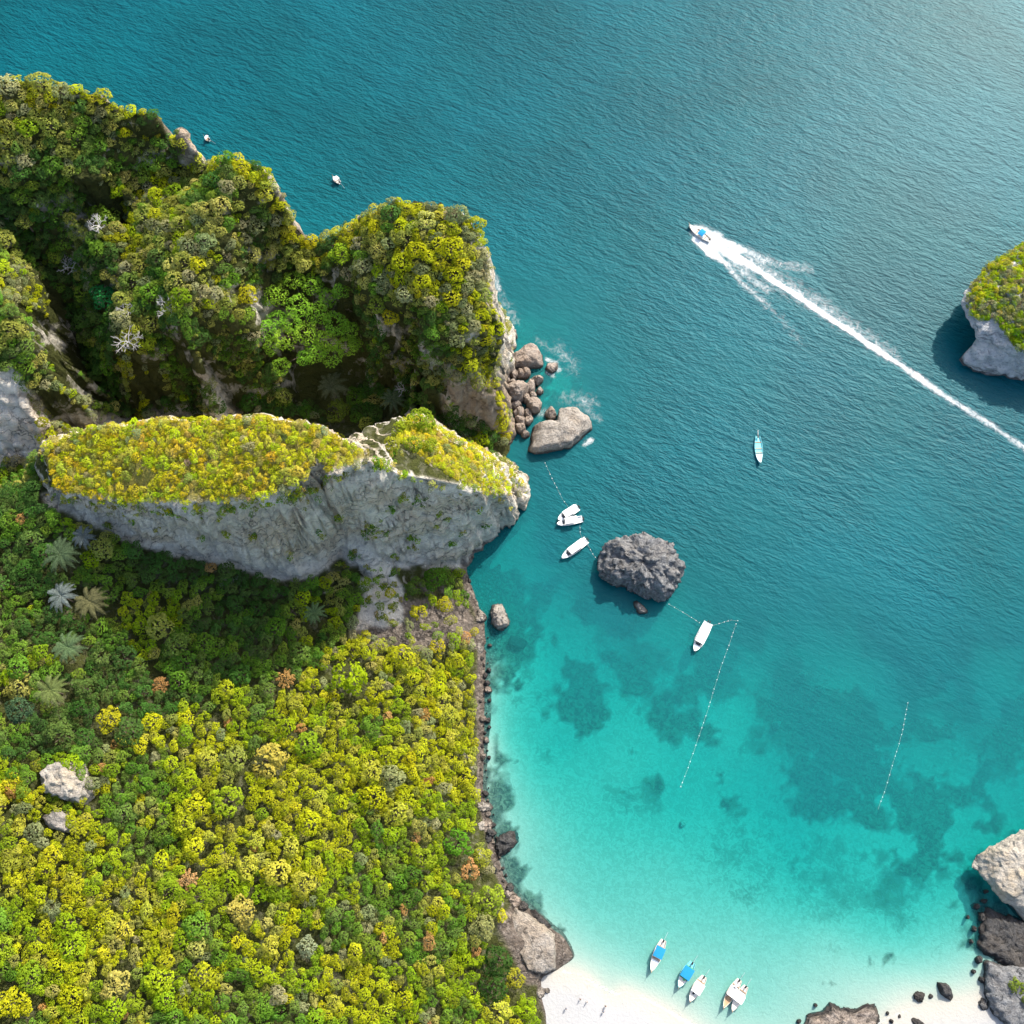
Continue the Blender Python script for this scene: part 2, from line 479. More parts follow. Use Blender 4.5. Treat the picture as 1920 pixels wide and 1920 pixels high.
# the leaning slab with the yellow top
SLAB_N = [(78, 832, 51), (165, 800, 57), (300, 785, 65), (400, 780, 70), (480, 780, 74), (600, 800, 76), (690, 850, 72), (760, 893, 60)]
SLAB_S = [(80, 850, 49), (108, 925, 50), (180, 940, 54), (250, 947, 58), (380, 951, 66), (470, 940, 71), (540, 927, 73.5), (600, 903, 74.5), (650, 880, 73.5), (700, 866, 71), (760, 894, 59)]
sn = line(SLAB_N, 3); line(SLAB_S, 3)
line(offset(sn[:6], 8, 30), world=True); line(offset(sn[:6], 15, 12), world=True); pts((700, 800, 44), (735, 850, 60))
line([(62, 870, 36), (90, 945, 42), (150, 962, 40), (230, 1002, 36), (330, 1032, 31), (430, 1052, 27), (540, 1080, 21), (600, 1058, 20), (650, 1022, 18), (690, 985, 40)], 3)
pts((300, 860, 65), (480, 860, 75), (600, 850, 77), (180, 870, 57))
line([(700, 925, 58), (690, 985, 40), (700, 1002, 35)], 3)
# the lower eastern crest and its face
cr = line([(722, 795, 42), (780, 778, 46), (830, 808, 47), (900, 848, 40), (958, 888, 20), (988, 908, 8)], 3)
line(offset(cr, 10, 14)[:-2], world=True)
line([(830, 905, 52), (900, 922, 42), (950, 927, 27), (984, 920, 9)], 3); line([(760, 893, 60), (830, 905, 52)], 3)
line([(700, 1035, 22), (740, 1052, 14), (790, 1052, 8), (845, 1058, 3), (882, 1060, -1), (906, 1040, -2), (938, 1000, -3), (966, 962, -3), (992, 925, -4), (1000, 900, -4)], 3)
line([(905, 1080, -5), (930, 1045, -7), (990, 975, -9), (1020, 900, -12)])
# the forest hill
pts((-300, 1000, 40), (-150, 1000, 38), (0, 1000, 36), (0, 1150, 34), (-200, 1150, 38), (150, 1060, 34), (150, 1120, 30), (300, 1110, 26), (450, 1130, 20), (600, 1130, 15), (660, 1180, 12),
    (0, 1300, 36), (-200, 1350, 40), (200, 1250, 30), (400, 1250, 24), (600, 1250, 18), (750, 1220, 11), (840, 1190, 6),
    (0, 1420, 36), (200, 1450, 32), (400, 1450, 27), (600, 1450, 20), (780, 1450, 12), (860, 1420, 6), (-200, 1500, 40),
    (0, 1700, 34), (200, 1700, 30), (400, 1700, 25), (600, 1700, 19), (780, 1700, 12), (890, 1640, 5), (-200, 1750, 38),
    (0, 1950, 30), (300, 1950, 25), (600, 1950, 18), (800, 1950, 12), (930, 1900, 6), (985, 1900, 3.5), (-250, 2100, 34), (0, 2200, 28), (400, 2200, 22), (800, 2200, 14), (980, 2150, 5))
pts((700, 1100, 13), (760, 1120, 10), (820, 1130, 6), (720, 1160, 12))
SHORE = [(868, 1078, 1), (874, 1110, 1), (892, 1150, .9), (905, 1200, .5), (904, 1250, .4), (903, 1300, .4), (902, 1400, .4), (900, 1480, .4), (912, 1540, .5), (925, 1600, .5), (940, 1650, .5), (968, 1690, .5), (1005, 1725, .6), (1035, 1752, .6)]
sh = line(SHORE, 3)
line(offset(sh, 4.5, -1.6), world=True); line(offset(sh, 11, -5), world=True); line(offset(sh, 28, -16), world=True)
line([(945, 1730, 7), (975, 1760, 5.5), (1010, 1790, 4)]); line([(1058, 1775, 1.2), (1067, 1792, .9), (1040, 1815, .6), (1012, 1832, .6), (1018, 1870, .5), (1034, 1905, .4), (1060, 1990, .4), (1070, 2150, .4)], 3)
line([(1075, 1770, -1), (1088, 1795, -1.2), (1055, 1830, -1.2), (1030, 1850, -1.8), (1045, 1890, -2), (1060, 1920, -2.4), (1085, 2000, -3), (1100, 2150, -4)], 3)
pts((990, 1860, 3.2), (1060, 1790, 1.6))
for q in ((-330, 210, 70), (-330, 100, 36), (-330, -20, 38), (-330, -140, 30), (60, -140, -30), (120, -140, -30), (120, 330, -30), (-330, 330, -30), (60, 0, -25), (60, 60, -25), (60, 150, -30), (60, 250, -30), (0, 250, -30), (-100, 300, -30)):
    PTS.append(q)

PA = np.array(PTS)
# drop near duplicates
key = np.round(PA[:, :2] / .8).astype(np.int64)
_, ui = np.unique(key, axis=0, return_index=True)
PA = PA[np.sort(ui)]
_dv = [Vector((a, b)) for a, b in PA[:, :2]]
res = delaunay_2d_cdt(_dv, [], [], 0, 1e-5)
TV = np.array([(v.x, v.y) for v in res[0]])
TZ = np.array([PA[o[0], 2] if len(o) else 0.0 for o in res[3]])
TF = np.array([f for f in res[2] if len(f) == 3])

LX0, LX1, LY0, LY1, DX = -290.0, 52.0, -112.0, 258.0, 0.5
gx = np.arange(LX0, LX1, DX); gy = np.arange(LY0, LY1, DX)
nx, ny = len(gx), len(gy)
ZG = np.full((ny, nx), -30.0)
for f in TF:
    a, b, c = TV[f]; za, zb, zc = TZ[f]
    x0, x1 = min(a[0], b[0], c[0]), max(a[0], b[0], c[0]); y0, y1 = min(a[1], b[1], c[1]), max(a[1], b[1], c[1])
    i0, i1 = max(0, int((x0 - LX0) / DX)), min(nx - 1, int((x1 - LX0) / DX) + 1)
    j0, j1 = max(0, int((y0 - LY0) / DX)), min(ny - 1, int((y1 - LY0) / DX) + 1)
    if i1 < i0 or j1 < j0: continue
    den = (b[1] - c[1]) * (a[0] - c[0]) + (c[0] - b[0]) * (a[1] - c[1])
    if abs(den) < 1e-9: continue
    X, Y = np.meshgrid(gx[i0:i1 + 1], gy[j0:j1 + 1])
    wa = ((b[1] - c[1]) * (X - c[0]) + (c[0] - b[0]) * (Y - c[1])) / den
    wb = ((c[1] - a[1]) * (X - c[0]) + (a[0] - c[0]) * (Y - c[1])) / den
    wc = 1 - wa - wb
    m = (wa >= -1e-6) & (wb >= -1e-6) & (wc >= -1e-6)
    sub = ZG[j0:j1 + 1, i0:i1 + 1]
    sub[m] = (wa * za + wb * zb + wc * zc)[m]
def blur(Z, n=1):
    for _ in range(n):
        Zp = np.pad(Z, 1, mode='edge')
        Z = (Zp[:-2, 1:-1] + Zp[2:, 1:-1] + Zp[1:-1, :-2] + Zp[1:-1, 2:] + 4 * Z) / 8
    return Z
ZG = blur(ZG, 6)
XG, YG = np.meshgrid(gx, gy)
gzy, gzx = np.gradient(ZG, DX)
SLOPE = np.hypot(gzx, gzy)
land = smooth(-1, 6, ZG)
ZG = ZG + land * (fbm(XG / 26, YG / 26, seed=3, octaves=3) * 2.2 + fbm(XG / 7, YG / 7, seed=9, octaves=3) * .9 * (1 + .6 * np.clip(SLOPE, 0, 2)))
gzy, gzx = np.gradient(ZG, DX); SLOPE = np.hypot(gzx, gzy)

def ground(x, y):
    fx = (np.asarray(x) - LX0) / DX; fy = (np.asarray(y) - LY0) / DX
    i = np.clip(np.floor(fx).astype(int), 0, nx - 2); j = np.clip(np.floor(fy).astype(int), 0, ny - 2)
    a, b = np.clip(fx - i, 0, 1), np.clip(fy - j, 0, 1)
    return (ZG[j, i] * (1 - a) + ZG[j, i + 1] * a) * (1 - b) + (ZG[j + 1, i] * (1 - a) + ZG[j + 1, i + 1] * a) * b
def slope_at(x, y):
    i = np.clip(((np.asarray(x) - LX0) / DX).astype(int), 0, nx - 1); j = np.clip(((np.asarray(y) - LY0) / DX).astype(int), 0, ny - 1)
    return SLOPE[j, i]

def hit(px, py, z0=95.0):
    """first point of the land along the sight line through a photo pixel"""
    for z in np.arange(z0, -4, -.35):
        x, y = W(px, py, z)
        if ground(x, y) >= z:
            return x, y, z
    x, y = W(px, py, 0)
    return x, y, 0.0

# roughen the steep rock along its normal, then split into ridge, cliff and hill
NRM = np.stack([-gzx, -gzy, np.ones_like(ZG)], -1); NRM /= np.linalg.norm(NRM, axis=-1, keepdims=True)
steep = np.maximum(smooth(.7, 1.8, SLOPE), .35 * inpoly(PX(XG, YG, ZG)[0], PX(XG, YG, ZG)[1], [(640, 1000), (900, 1000), (910, 1220), (640, 1220)]) * smooth(.25, .6, SLOPE)) * smooth(-4, 2, ZG)
u1 = XG * .8 + ZG * .35; u2 = YG * .8 - ZG * .2; u3 = ZG
rd = 1 - np.abs(fbm(u1 / 11, u2 / 11, u3 / 14, seed=21, octaves=4)) * 2.2
cr1 = 1 - np.abs(fbm((u1 + u3 * .5) / 5.5, u2 / 5.5, (u3 + XG * .45) / 3.4, seed=27, octaves=3)) * 3.2      # ledges and clefts
led = vnoise(XG / 30, YG / 30, (ZG + XG * .35 + fbm(XG / 9, YG / 9, seed=29) * 3) / 3.1, seed=33)
dd = steep * (rd * 1.5 - .6 - np.clip(cr1, .45, 1) * 1.6 + .7 + np.clip(led * 3, -1, 1) * .55 + (.55 - np.abs(vnoise(XG / 2.6 + ZG * .05, YG / 2.6, seed=37)) * 2.2) * .75 + fbm(u1 / 2.4, u2 / 2.4, (u3 + XG * .45) / 1.5, seed=31, octaves=3) * .8)
PXX, PYY = PX(XG, YG, ZG)
PXW = PXX + 34 * fbm(XG / 6, YG / 6, seed=15, octaves=4); PYW = PYY + 34 * fbm(XG / 6, YG / 6, seed=16, octaves=4)
FACE_POLY = [(75, 925), (180, 925), (250, 935), (380, 940), (470, 928), (540, 915), (600, 890), (650, 868), (700, 855), (760, 888), (830, 900), (900, 915), (950, 920), (1010, 905), (1000, 960), (930, 1050), (880, 1066), (740, 1066), (660, 1060), (540, 1095), (430, 1062), (330, 1045), (220, 1010), (140, 972), (90, 950)]
face = inpoly(PXX, PYY, FACE_POLY) & (SLOPE > .55)
CHUTE = [(690, 960), (755, 1040), (745, 1075), (760, 1100), (745, 1165), (670, 1195), (655, 1160), (680, 1080), (665, 1030)]
RUBBLE = [(660, 1160), (750, 1120), (850, 1110), (880, 1140), (905, 1190), (895, 1215), (830, 1200), (760, 1225), (690, 1215)]
ROCKY = [(930, 1735), (960, 1695), (1000, 1715), (1040, 1750), (1085, 1790), (1020, 1850), (985, 1845), (965, 1800)]
EASTW = [(290, 185), (350, 200), (392, 305), (350, 302), (325, 255)]
bare = inpoly(PXW, PYW, RUBBLE) | inpoly(PXX, PYY, ROCKY)
bare = np.maximum(blur(bare.astype(float), 3), smooth(1.7, 1.0, ZG) * (PYY > 1060))
facea = blur((face | inpoly(PXW, PYW, CHUTE) | inpoly(PXW, PYW, [(-200, 690), (20, 690), (55, 740), (92, 830), (50, 872), (-200, 880)]) | inpoly(PXW, PYW, EASTW)).astype(float), 2)
brown = blur((inpoly(PXX, PYY, [(310, 190), (400, 300), (330, 310), (300, 240)]) | inpoly(PXX, PYY, [(560, 420), (650, 420), (640, 460), (560, 480)]) | inpoly(PXX, PYY, [(820, 715), (975, 700), (985, 860), (900, 850)]) | inpoly(PXX, PYY, ROCKY)).astype(float), 6)
PV = np.stack([XG, YG, ZG], -1) + NRM * dd[..., None]
FF = grid_faces(nx, ny)
fz = ZG.ravel()[FF].max(1)
cx, cy = PXX.ravel()[FF].mean(1), PYY.ravel()[FF].mean(1)
CLIFF_ZONE = [(60, 835), (165, 790), (300, 772), (480, 768), (600, 785), (700, 800), (720, 780), (780, 765), (840, 800), (905, 838), (965, 880), (1020, 900), (1010, 960), (930, 1060), (880, 1075), (740, 1072), (660, 1070), (540, 1100), (430, 1070), (330, 1050), (220, 1015), (140, 980), (75, 940)]
incliff = inpoly(cx, cy, CLIFF_ZONE)
xf = XG.ravel()[FF].mean(1); yf = YG.ravel()[FF].mean(1)
# the ridge lies north of a line behind the slab
ysplit = np.interp(xf, [-300, -120, -95, -20, 60], [100, 100, 106, 112, 112])
isridge = (yf > ysplit) & ~incliff
keep = fz > -12
litter = np.zeros_like(ZG)
litter[:-1, :-1] = (isridge.reshape(ny - 1, nx - 1)) * 1.0
RIMPX = [(a, b) for a, b, c in RIM]
outer = ~inpoly(PXX, PYY, [(a, b + 12) for a, b in RIMPX] + [(905, 705), (830, 712), (830, 900), (-330, 1000)])
litter = blur(litter * ~outer, 4)
Z_SLAB = [(78, 832), (165, 797), (300, 782), (480, 776), (600, 796), (690, 848), (715, 880), (690, 875), (640, 898), (600, 915), (540, 935), (470, 950), (380, 962), (330, 968), (250, 950), (200, 958), (110, 935)]
Z_CREST = [(770, 770), (830, 800), (905, 842), (960, 884), (990, 908), (982, 925), (945, 925), (900, 918), (845, 890), (800, 860), (745, 820)]
dry = blur((inpoly(PXX, PYY, Z_SLAB) | inpoly(PXX, PYY, Z_CREST)).astype(float), 3)
def land_piece(name, sel, label, cat):
    f = FF[sel & keep]
    used, inv = np.unique(f, return_inverse=True)
    me = mesh_np(name, PV.reshape(-1, 3)[used], inv.reshape(f.shape),
                 {'bare': ('POINT', 'FLOAT', bare.ravel()[used]), 'face': ('POINT', 'FLOAT', facea.ravel()[used]), 'brown': ('POINT', 'FLOAT', brown.ravel()[used]), 'litter': ('POINT', 'FLOAT', litter.ravel()[used]), 'dry': ('POINT', 'FLOAT', dry.ravel()[used])}, True, M_LAND)
    return tag(obj_me(name, me), label, cat, kind='structure')
land_piece("ridge", isridge, "rugged bush covered ridge dropping into the open sea", "ridge")
land_piece("cliff", incliff, "leaning grey limestone cliff with a flat golden green top", "cliff")
land_piece("forest_hill", ~isridge & ~incliff, "forested hill sloping down to the rocky bay shore", "hill")

# ================================================================== sea floor, beach and water
DPT = [(-400, 0, 25), (0, 60, 25), (300, -100, 26), (600, 100, 25), (1200, 60, 25), (1900, 60, 25), (2300, 100, 26), (1000, 350, 23), (1500, 500, 23), (2000, 800, 22), (2200, 500, 24), (620, 380, 17), (700, 330, 21),
       (960, 520, 12), (1010, 600, 9), (1080, 660, 11), (1140, 740, 12), (1080, 730, 7), (1010, 720, 3), (1030, 850, 12), (1200, 900, 18), (1400, 800, 20), (1650, 900, 18), (1000, 950, 8.5), (1080, 1000, 11), (950, 1050, 6), (920, 1110, 4.2), (1100, 1100, 7.5), (1200, 1180, 6.6), (1350, 1050, 14), (1500, 1100, 12.5),
       (1700, 1100, 13.5), (1900, 1100, 13), (2200, 1100, 14), (1300, 1150, 9), (1450, 1200, 8), (1650, 1250, 8), (1850, 1250, 8.5), (2150, 1300, 9), (930, 1250, 1.0), (980, 1250, 3.2), (925, 1400, .7), (970, 1380, 2.2), (1050, 1250, 5), (1050, 1400, 3.4), (1200, 1330, 4.0),
       (1380, 1340, 3.4), (1300, 1400, 4.2), (1500, 1400, 6.2), (1650, 1400, 6.2), (1850, 1400, 7), (1150, 1450, 2.9), (1280, 1500, 3.6), (1450, 1500, 4.5), (1600, 1530, 3.8), (1780, 1500, 4.4), (2150, 1500, 5), (985, 1550, 1.1), (1100, 1600, 1.7), (1250, 1600, 2.1),
       (1400, 1620, 2.7), (1550, 1650, 2.9), (1700, 1650, 3.1), (1830, 1600, 3.8), (985, 1650, .9), (1100, 1700, 1.25), (1250, 1720, 1.35), (1400, 1720, 1.5), (1550, 1750, 1.35), (1700, 1760, 1.6), (1800, 1760, 1.3), (1900, 1780, .4), (1100, 1780, .6), (1060, 1740, .7), (1200, 1800, .85), (1250, 1845, .5),
       (1330, 1870, .6), (1420, 1880, .8), (1500, 1860, .7), (1600, 1850, .55), (1700, 1850, .35), (1780, 1870, .08), (1850, 1900, -.3), (1085, 1815, .12), (1040, 1828, -.12), (1120, 1848, .0), (1140, 1862, .06), (1165, 1855, .04), (1210, 1872, .0), (1300, 1926, .0), (1340, 1925, .28), (1420, 1925, .5), (1380, 1975, 0.1), (1100, 1872, -.6), (1050, 1900, -1), (1180, 1900, -.6), (1150, 1970, -1.6),
       (1000, 2000, -2.4), (1280, 1985, -.8), (1450, 1990, .2), (1500, 1930, .45), (1600, 1960, .1), (1700, 1905, -.12), (1790, 1915, -.35), (1900, 2000, -1.5), (1600, 2100, -2), (1300, 2200, -3), (1000, 2200, -4), (2100, 1800, 1), (2200, 2100, -2)]
DA = np.array([(*W(a, b, 0), c) for a, b, c in DPT])
def _k(a, b):
    return np.sqrt((a[:, None, 0] - b[None, :, 0]) ** 2 + (a[:, None, 1] - b[None, :, 1]) ** 2 + 2.0)
_A = _k(DA, DA); _n = len(DA)
_A2 = np.block([[_A, np.ones((_n, 1))], [np.ones((1, _n)), np.zeros((1, 1))]])
_sol = np.linalg.solve(_A2, np.append(DA[:, 2], 0))
def depth0(x, y):
    sh = np.shape(x)
    q = np.stack([np.ravel(np.clip(x, -330, 330)), np.ravel(np.clip(y, -130, 420))], 1)
    out = np.empty(len(q))
    for s in range(0, len(q), 20000):
        out[s:s + 20000] = _k(q[s:s + 20000], DA) @ _sol[:-1] + _sol[-1]
    return out.reshape(sh)
def depth(x, y):
    d = depth0(x, y)
    d = np.where(d > 0, d * (.90 + .10 * smooth(1.5, 4.5, d)), d)
    r = fbm(np.asarray(x) / 26, np.asarray(y) / 26, seed=41, octaves=4)
    return np.where(d > 0, d * (1 + .30 * r * smooth(.8, 4, d)), d)

def axis(lo, hi, step, far):
    a = list(np.arange(lo, hi + .01, step)); s = step
    while a[-1] < far:
        s *= 1.5; a.append(a[-1] + s)
    s = step; b = [a[0]]
    while b[-1] > -far:
        s *= 1.5; b.append(b[-1] - s)
    return np.array(b[:0:-1] + a)
ax, ay = axis(-240, 260, 1.3, 6000), axis(-90, 380, 1.3, 6000)
AX, AY = np.meshgrid(ax, ay)
D = depth(AX, AY)
SPX, SPY = PX(AX, AY, -np.clip(D, 0, 30) * .6)
SPX = SPX + 75 * fbm(AX / 8, AY / 8, seed=55, octaves=5, gain=.6); SPY = SPY + 75 * fbm(AX / 8, AY / 8, seed=57, octaves=5, gain=.6)
# coral: noise thickets plus the dark heads the photo shows
cor = smooth(-.10, .26, fbm(AX / 13, AY / 13, seed=51, octaves=5, gain=.6)) * smooth(1.9, 3.4, D) * smooth(16, 9, D) * .9
for (a, b, r, s) in [(1245, 1320, 55, .8), (1300, 1370, 40, .8), (1340, 1265, 60, .6), (1440, 1320, 35, .9), (1460, 1370, 60, .6), (1500, 1270, 60, .5), (1200, 1240, 60, .6), (1160, 1210, 50, .5), (1720, 1525, 42, .9), (1690, 1500, 40, .7), (1770, 1560, 55, .9), (1800, 1530, 45, .8), (1740, 1600, 55, .8), (1690, 1640, 60, .55), (1650, 1690, 60, .5), (1795, 1652, 14, 1.0), (1890, 1430, 45, .7), (1840, 1370, 60, .5), (1850, 1690, 40, 1.0), (1830, 1740, 40, .9), (1800, 1720, 45, .5), (1690, 1815, 14, .6), (1665, 1820, 9, .6),
                     (975, 1205, 30, .9), (950, 1215, 28, .9), (1000, 1215, 14, .8), (935, 1260, 20, .8), (925, 1320, 16, .9), (915, 1400, 16, .9), (930, 1180, 22, .9), (1000, 1300, 35, .35), (1010, 1700, 20, .7), (1050, 1735, 18, .8), (990, 1660, 18, .6), (965, 1620, 14, .7), (1550, 1850, 10, .4), (1605, 1840, 10, .4), (1000, 560, 45, .9), (1010, 620, 40, .5), (1060, 640, 30, .8), (1080, 700, 30, .8), (1060, 770, 40, .9), (1100, 740, 30, .8), (1010, 850, 40, .8), (1100, 1300, 70, .25), (1400, 1600, 90, .25), (1560, 1660, 90, .35)]:
    rr = np.hypot(SPX - a, SPY - b) / r
    cor = np.maximum(cor, s * np.exp(-rr ** 4))
for (a, b, r) in [(1380, 1335, 48), (1330, 1310, 25), (1280, 1420, 40), (1640, 1490, 30), (1655, 1520, 28), (1690, 1585, 20), (1830, 1560, 40), (1790, 1640, 30), (1780, 1700, 24), (1100, 1450, 60)]:
    cor = cor * (1 - .9 * np.exp(-(np.hypot(SPX - a, SPY - b) / r) ** 4))
shx = np.interp(SPY, [1080, 1150, 1300, 1480, 1560, 1650, 1700, 1760], [880, 905, 912, 910, 925, 950, 985, 1040])
cor = np.maximum(cor, .75 * smooth(30, 0, SPX - shx - 6 * 1.0) * smooth(1060, 1100, SPY) * smooth(1770, 1740, SPY) * (D > -.5))
ZB = -D - .35 * smooth(1, 5, D) * fbm(AX / 5, AY / 5, seed=61, octaves=3)
ZB = np.where(D < 0, np.minimum(-D, 3 + .2 * -D), ZB)
GF = grid_faces(len(ax), len(ay))
dm = D.ravel()[GF].mean(1)
bx, by = SPX.ravel()[GF].mean(1), SPY.ravel()[GF].mean(1)
BPX, BPY = PX(AX, AY, ZB)
bx, by = BPX.ravel()[GF].mean(1), BPY.ravel()[GF].mean(1)
isbeach = (dm < .12) & (by > 1780) & (bx > 900) & (bx < 2400) & (by < 3200)
SV = np.stack([AX, AY, ZB], -1).reshape(-1, 3)
def sea_piece(name, sel, label, cat):
    f = GF[sel]; used, inv = np.unique(f, return_inverse=True)
    me = mesh_np(name, SV[used], inv.reshape(f.shape), {'depth': ('POINT', 'FLOAT', D.ravel()[used]), 'coral': ('POINT', 'FLOAT', cor.ravel()[used])}, True, M_SEABED)
    return tag(obj_me(name, me), label, cat, kind='structure')
sea_piece("seabed", ~isbeach, "sandy sea floor with dark coral patches under clear water", "seabed")
sea_piece("beach", isbeach, "white sand beach at the head of the bay", "beach")
shel = smooth(2.0, 22, D) * .85 + .15
chop = .30 * shel
WD = np.where(D > 0, D, 0)
sel = dm > -.25
f = GF[sel]; used, inv = np.unique(f, return_inverse=True)
wme = mesh_np("sea_water", np.stack([AX, AY, np.zeros_like(AX)], -1).reshape(-1, 3)[used], inv.reshape(f.shape),
              {'depth': ('POINT', 'FLOAT', WD.ravel()[used]), 'chop': ('POINT', 'FLOAT', chop.ravel()[used])}, True, M_WATER)
tag(obj_me("sea_water", wme), "teal sea turning turquoise in the shallow sandy bay", "sea", kind='structure')
# ================================================================== vegetation
def leaf_material():
    t = NT("foliage")
    c = t.n('ObjectInfo').outputs['Color']
    tint = t.attr('tint', 'Color')
    col = t.mix(1.0, tint, c, 'MULTIPLY')
    d = t.n('BsdfDiffuse', Color=col)
    tl = t.n('BsdfTranslucent', Color=t.mix(1.0, col, (1.0, .95, .5), 'MULTIPLY'))
    return t.surf(t.n('MixShader', i0=.40, i1=d, i2=tl))
M_LEAF = leaf_material()
M_BARK = simple_mat("bark", (.12, .095, .07), .9, .1, var=.35)
M_PALEBARK = simple_mat("bleached_bark", (.50, .48, .44), .9, .1, var=.2)

def quads_to_mesh(Q, tint):
    """Q (n,4,3), tint (n,3)"""
    n = len(Q)
    return Q.reshape(-1, 3), np.arange(n * 4, dtype=np.int32).reshape(n, 4), np.asarray(tint, np.float32)

def leaves_on(rng, centers, radii, per, size, up=.25, jit=.32, squash=.85):
    """leaf sprays on the shells of a set of round lobes"""
    C_, N_ = [], []
    for (c, r, k) in zip(centers, radii, per):
        v = rng.normal(size=(k * 2, 3)); v /= np.linalg.norm(v, axis=1, keepdims=True)
        v = v[(v[:, 2] > -.35 + up * rng.random(len(v)))][:k]
        p = c + v * r * np.array((1, 1, squash)) * (.80 + .25 * rng.random((len(v), 1)))
        ok = np.ones(len(p), bool)
        for (c2, r2) in zip(centers, radii):
            if c2 is c: continue
            ok &= np.linalg.norm((p - c2) / np.array((1, 1, squash)), axis=1) > r2 * .78
        C_.append(p[ok]); N_.append(v[ok])
    P = np.concatenate(C_); N = np.concatenate(N_)
    n = len(P)
    N = N * .8 + rng.normal(size=(n, 3)) * jit + np.array((.12, .2, .55)); N /= np.linalg.norm(N, axis=1, keepdims=True)
    a = rng.normal(size=(n, 3)); a -= (a * N).sum(1, keepdims=True) * N; a /= np.linalg.norm(a, axis=1, keepdims=True)
    b = np.cross(N, a)
    s = size * (.65 + .7 * rng.random((n, 1)))
    w = s * (.45 + .3 * rng.random((n, 1)))
    droop = N * s * .25
    Q = np.stack([P - a * s, P + b * w + droop * .6, P + a * s - droop * .4, P - b * w + droop * .6], 1)
    return Q

def crown_variant(seed, kind):
    rng = np.random.default_rng(seed)
    if kind == 'round':        # one tree: a dozen cauliflower lobes
        L = rng.integers(8, 13)
        cs, rs = [np.array((0, 0, .15))], [.72]
        for i in range(L):
            a = rng.random() * 6.283; e = rng.uniform(-.05, 1.0)
            d = rng.uniform(.48, .68)
            cs.append(np.array((math.cos(a) * math.cos(e) * d, math.sin(a) * math.cos(e) * d, math.sin(e) * d * .75))); rs.append(rng.uniform(.26, .44))
        cs.append(np.array((rng.normal() * .12, rng.normal() * .12, .50))); rs.append(.40)
        Q = leaves_on(rng, cs, rs, [110] + [70] * (L + 1), .085)
    elif kind == 'fine':
        L = rng.integers(14, 20)
        cs, rs = [np.array((0, 0, .10))], [.70]
        for i in range(L):
            a = rng.random() * 6.283; e = rng.uniform(-.1, 1.2); d = rng.uniform(.50, .78)
            cs.append(np.array((math.cos(a) * math.cos(e) * d, math.sin(a) * math.cos(e) * d, math.sin(e) * d * .7))); rs.append(rng.uniform(.17, .30))
        for q in range(3): cs.append(np.array((rng.normal() * .25, rng.normal() * .25, .50))); rs.append(.28)
        Q = leaves_on(rng, cs, rs, [90] + [46] * (L + 3), .075)
    elif kind == 'star':       # spraying, feathery crown
        L = rng.integers(10, 14)
        cs, rs = [np.array((0, 0, .15))], [.42]
        for i in range(L):
            a = i / L * 6.283 + rng.normal() * .2
            for q, d in enumerate((.4, .68, .92)):
                cs.append(np.array((math.cos(a) * d, math.sin(a) * d, .25 - .22 * d * d + rng.normal() * .04))); rs.append(.22 - .045 * q)
        Q = leaves_on(rng, cs, rs, [70] + [20] * (3 * L), .08)
    elif kind == 'small':      # low detail for the mass
        L = rng.integers(9, 13)
        cs, rs = [np.array((0, 0, .12))], [.72]
        for i in range(L):
            a = rng.random() * 6.283; e = rng.uniform(-.1, 1.2); d = rng.uniform(.50, .82)
            cs.append(np.array((math.cos(a) * math.cos(e) * d, math.sin(a) * math.cos(e) * d, math.sin(e) * d * .75))); rs.append(rng.uniform(.20, .36))
        cs.append(np.array((rng.normal() * .15, rng.normal() * .15, .50))); rs.append(.38)
        Q = leaves_on(rng, cs, rs, [90] + [28] * (L + 1), .11)
    elif kind == 'bush':
        L = rng.integers(4, 6)
        cs, rs = [np.array((0, 0, 0.))], [.6]
        for i in range(L):
            a = rng.random() * 6.283; d = rng.uniform(.4, .7)
            cs.append(np.array((math.cos(a) * d, math.sin(a) * d, rng.uniform(-.1, .3)))); rs.append(rng.uniform(.28, .45))
        Q = leaves_on(rng, cs, rs, [30] + [13] * L, .19)
    if kind == 'head':
        cs, rs = [np.array((0, 0, 0.))], [.84]
        for i in range(26):
            v = rng.normal(size=3); v[2] = abs(v[2]) - .15; v /= np.linalg.norm(v)
            cs.append(v * rng.uniform(.62, .80)); rs.append(rng.uniform(.20, .32))
        Q = leaves_on(rng, cs, rs, [160] + [40] * 26, .065)
    sh = np.clip(1 + rng.normal(size=len(Q)) * .13, .6, 1.5)
    hue = rng.normal(size=len(Q)) * .03
    tint = np.stack([sh * (1 + hue), sh, sh * (1 - hue)], 1)
    return Q, tint

VAR = {k: [crown_variant(100 + i * 7 + sum(map(ord, k)), k) for i in range(n)] for k, n in (('round', 6), ('fine', 5), ('star', 3), ('small', 8), ('bush', 6), ('head', 4))}

def trunk_quads(h, r, n=5, lean=.1, rng=None):
    a = np.arange(n) / n * 6.283
    k = 3
    rings = [np.stack([np.cos(a) * r * (1 - .25 * i) + lean * i * .4, np.sin(a) * r * (1 - .25 * i), np.full(n, h * i / (k - 1))], 1) for i in range(k)]
    q = []
    for i in range(k - 1):
        for j in range(n):
            j2 = (j + 1) % n
            q.append([rings[i][j], rings[i][j2], rings[i + 1][j2], rings[i + 1][j]])
    return np.array(q)

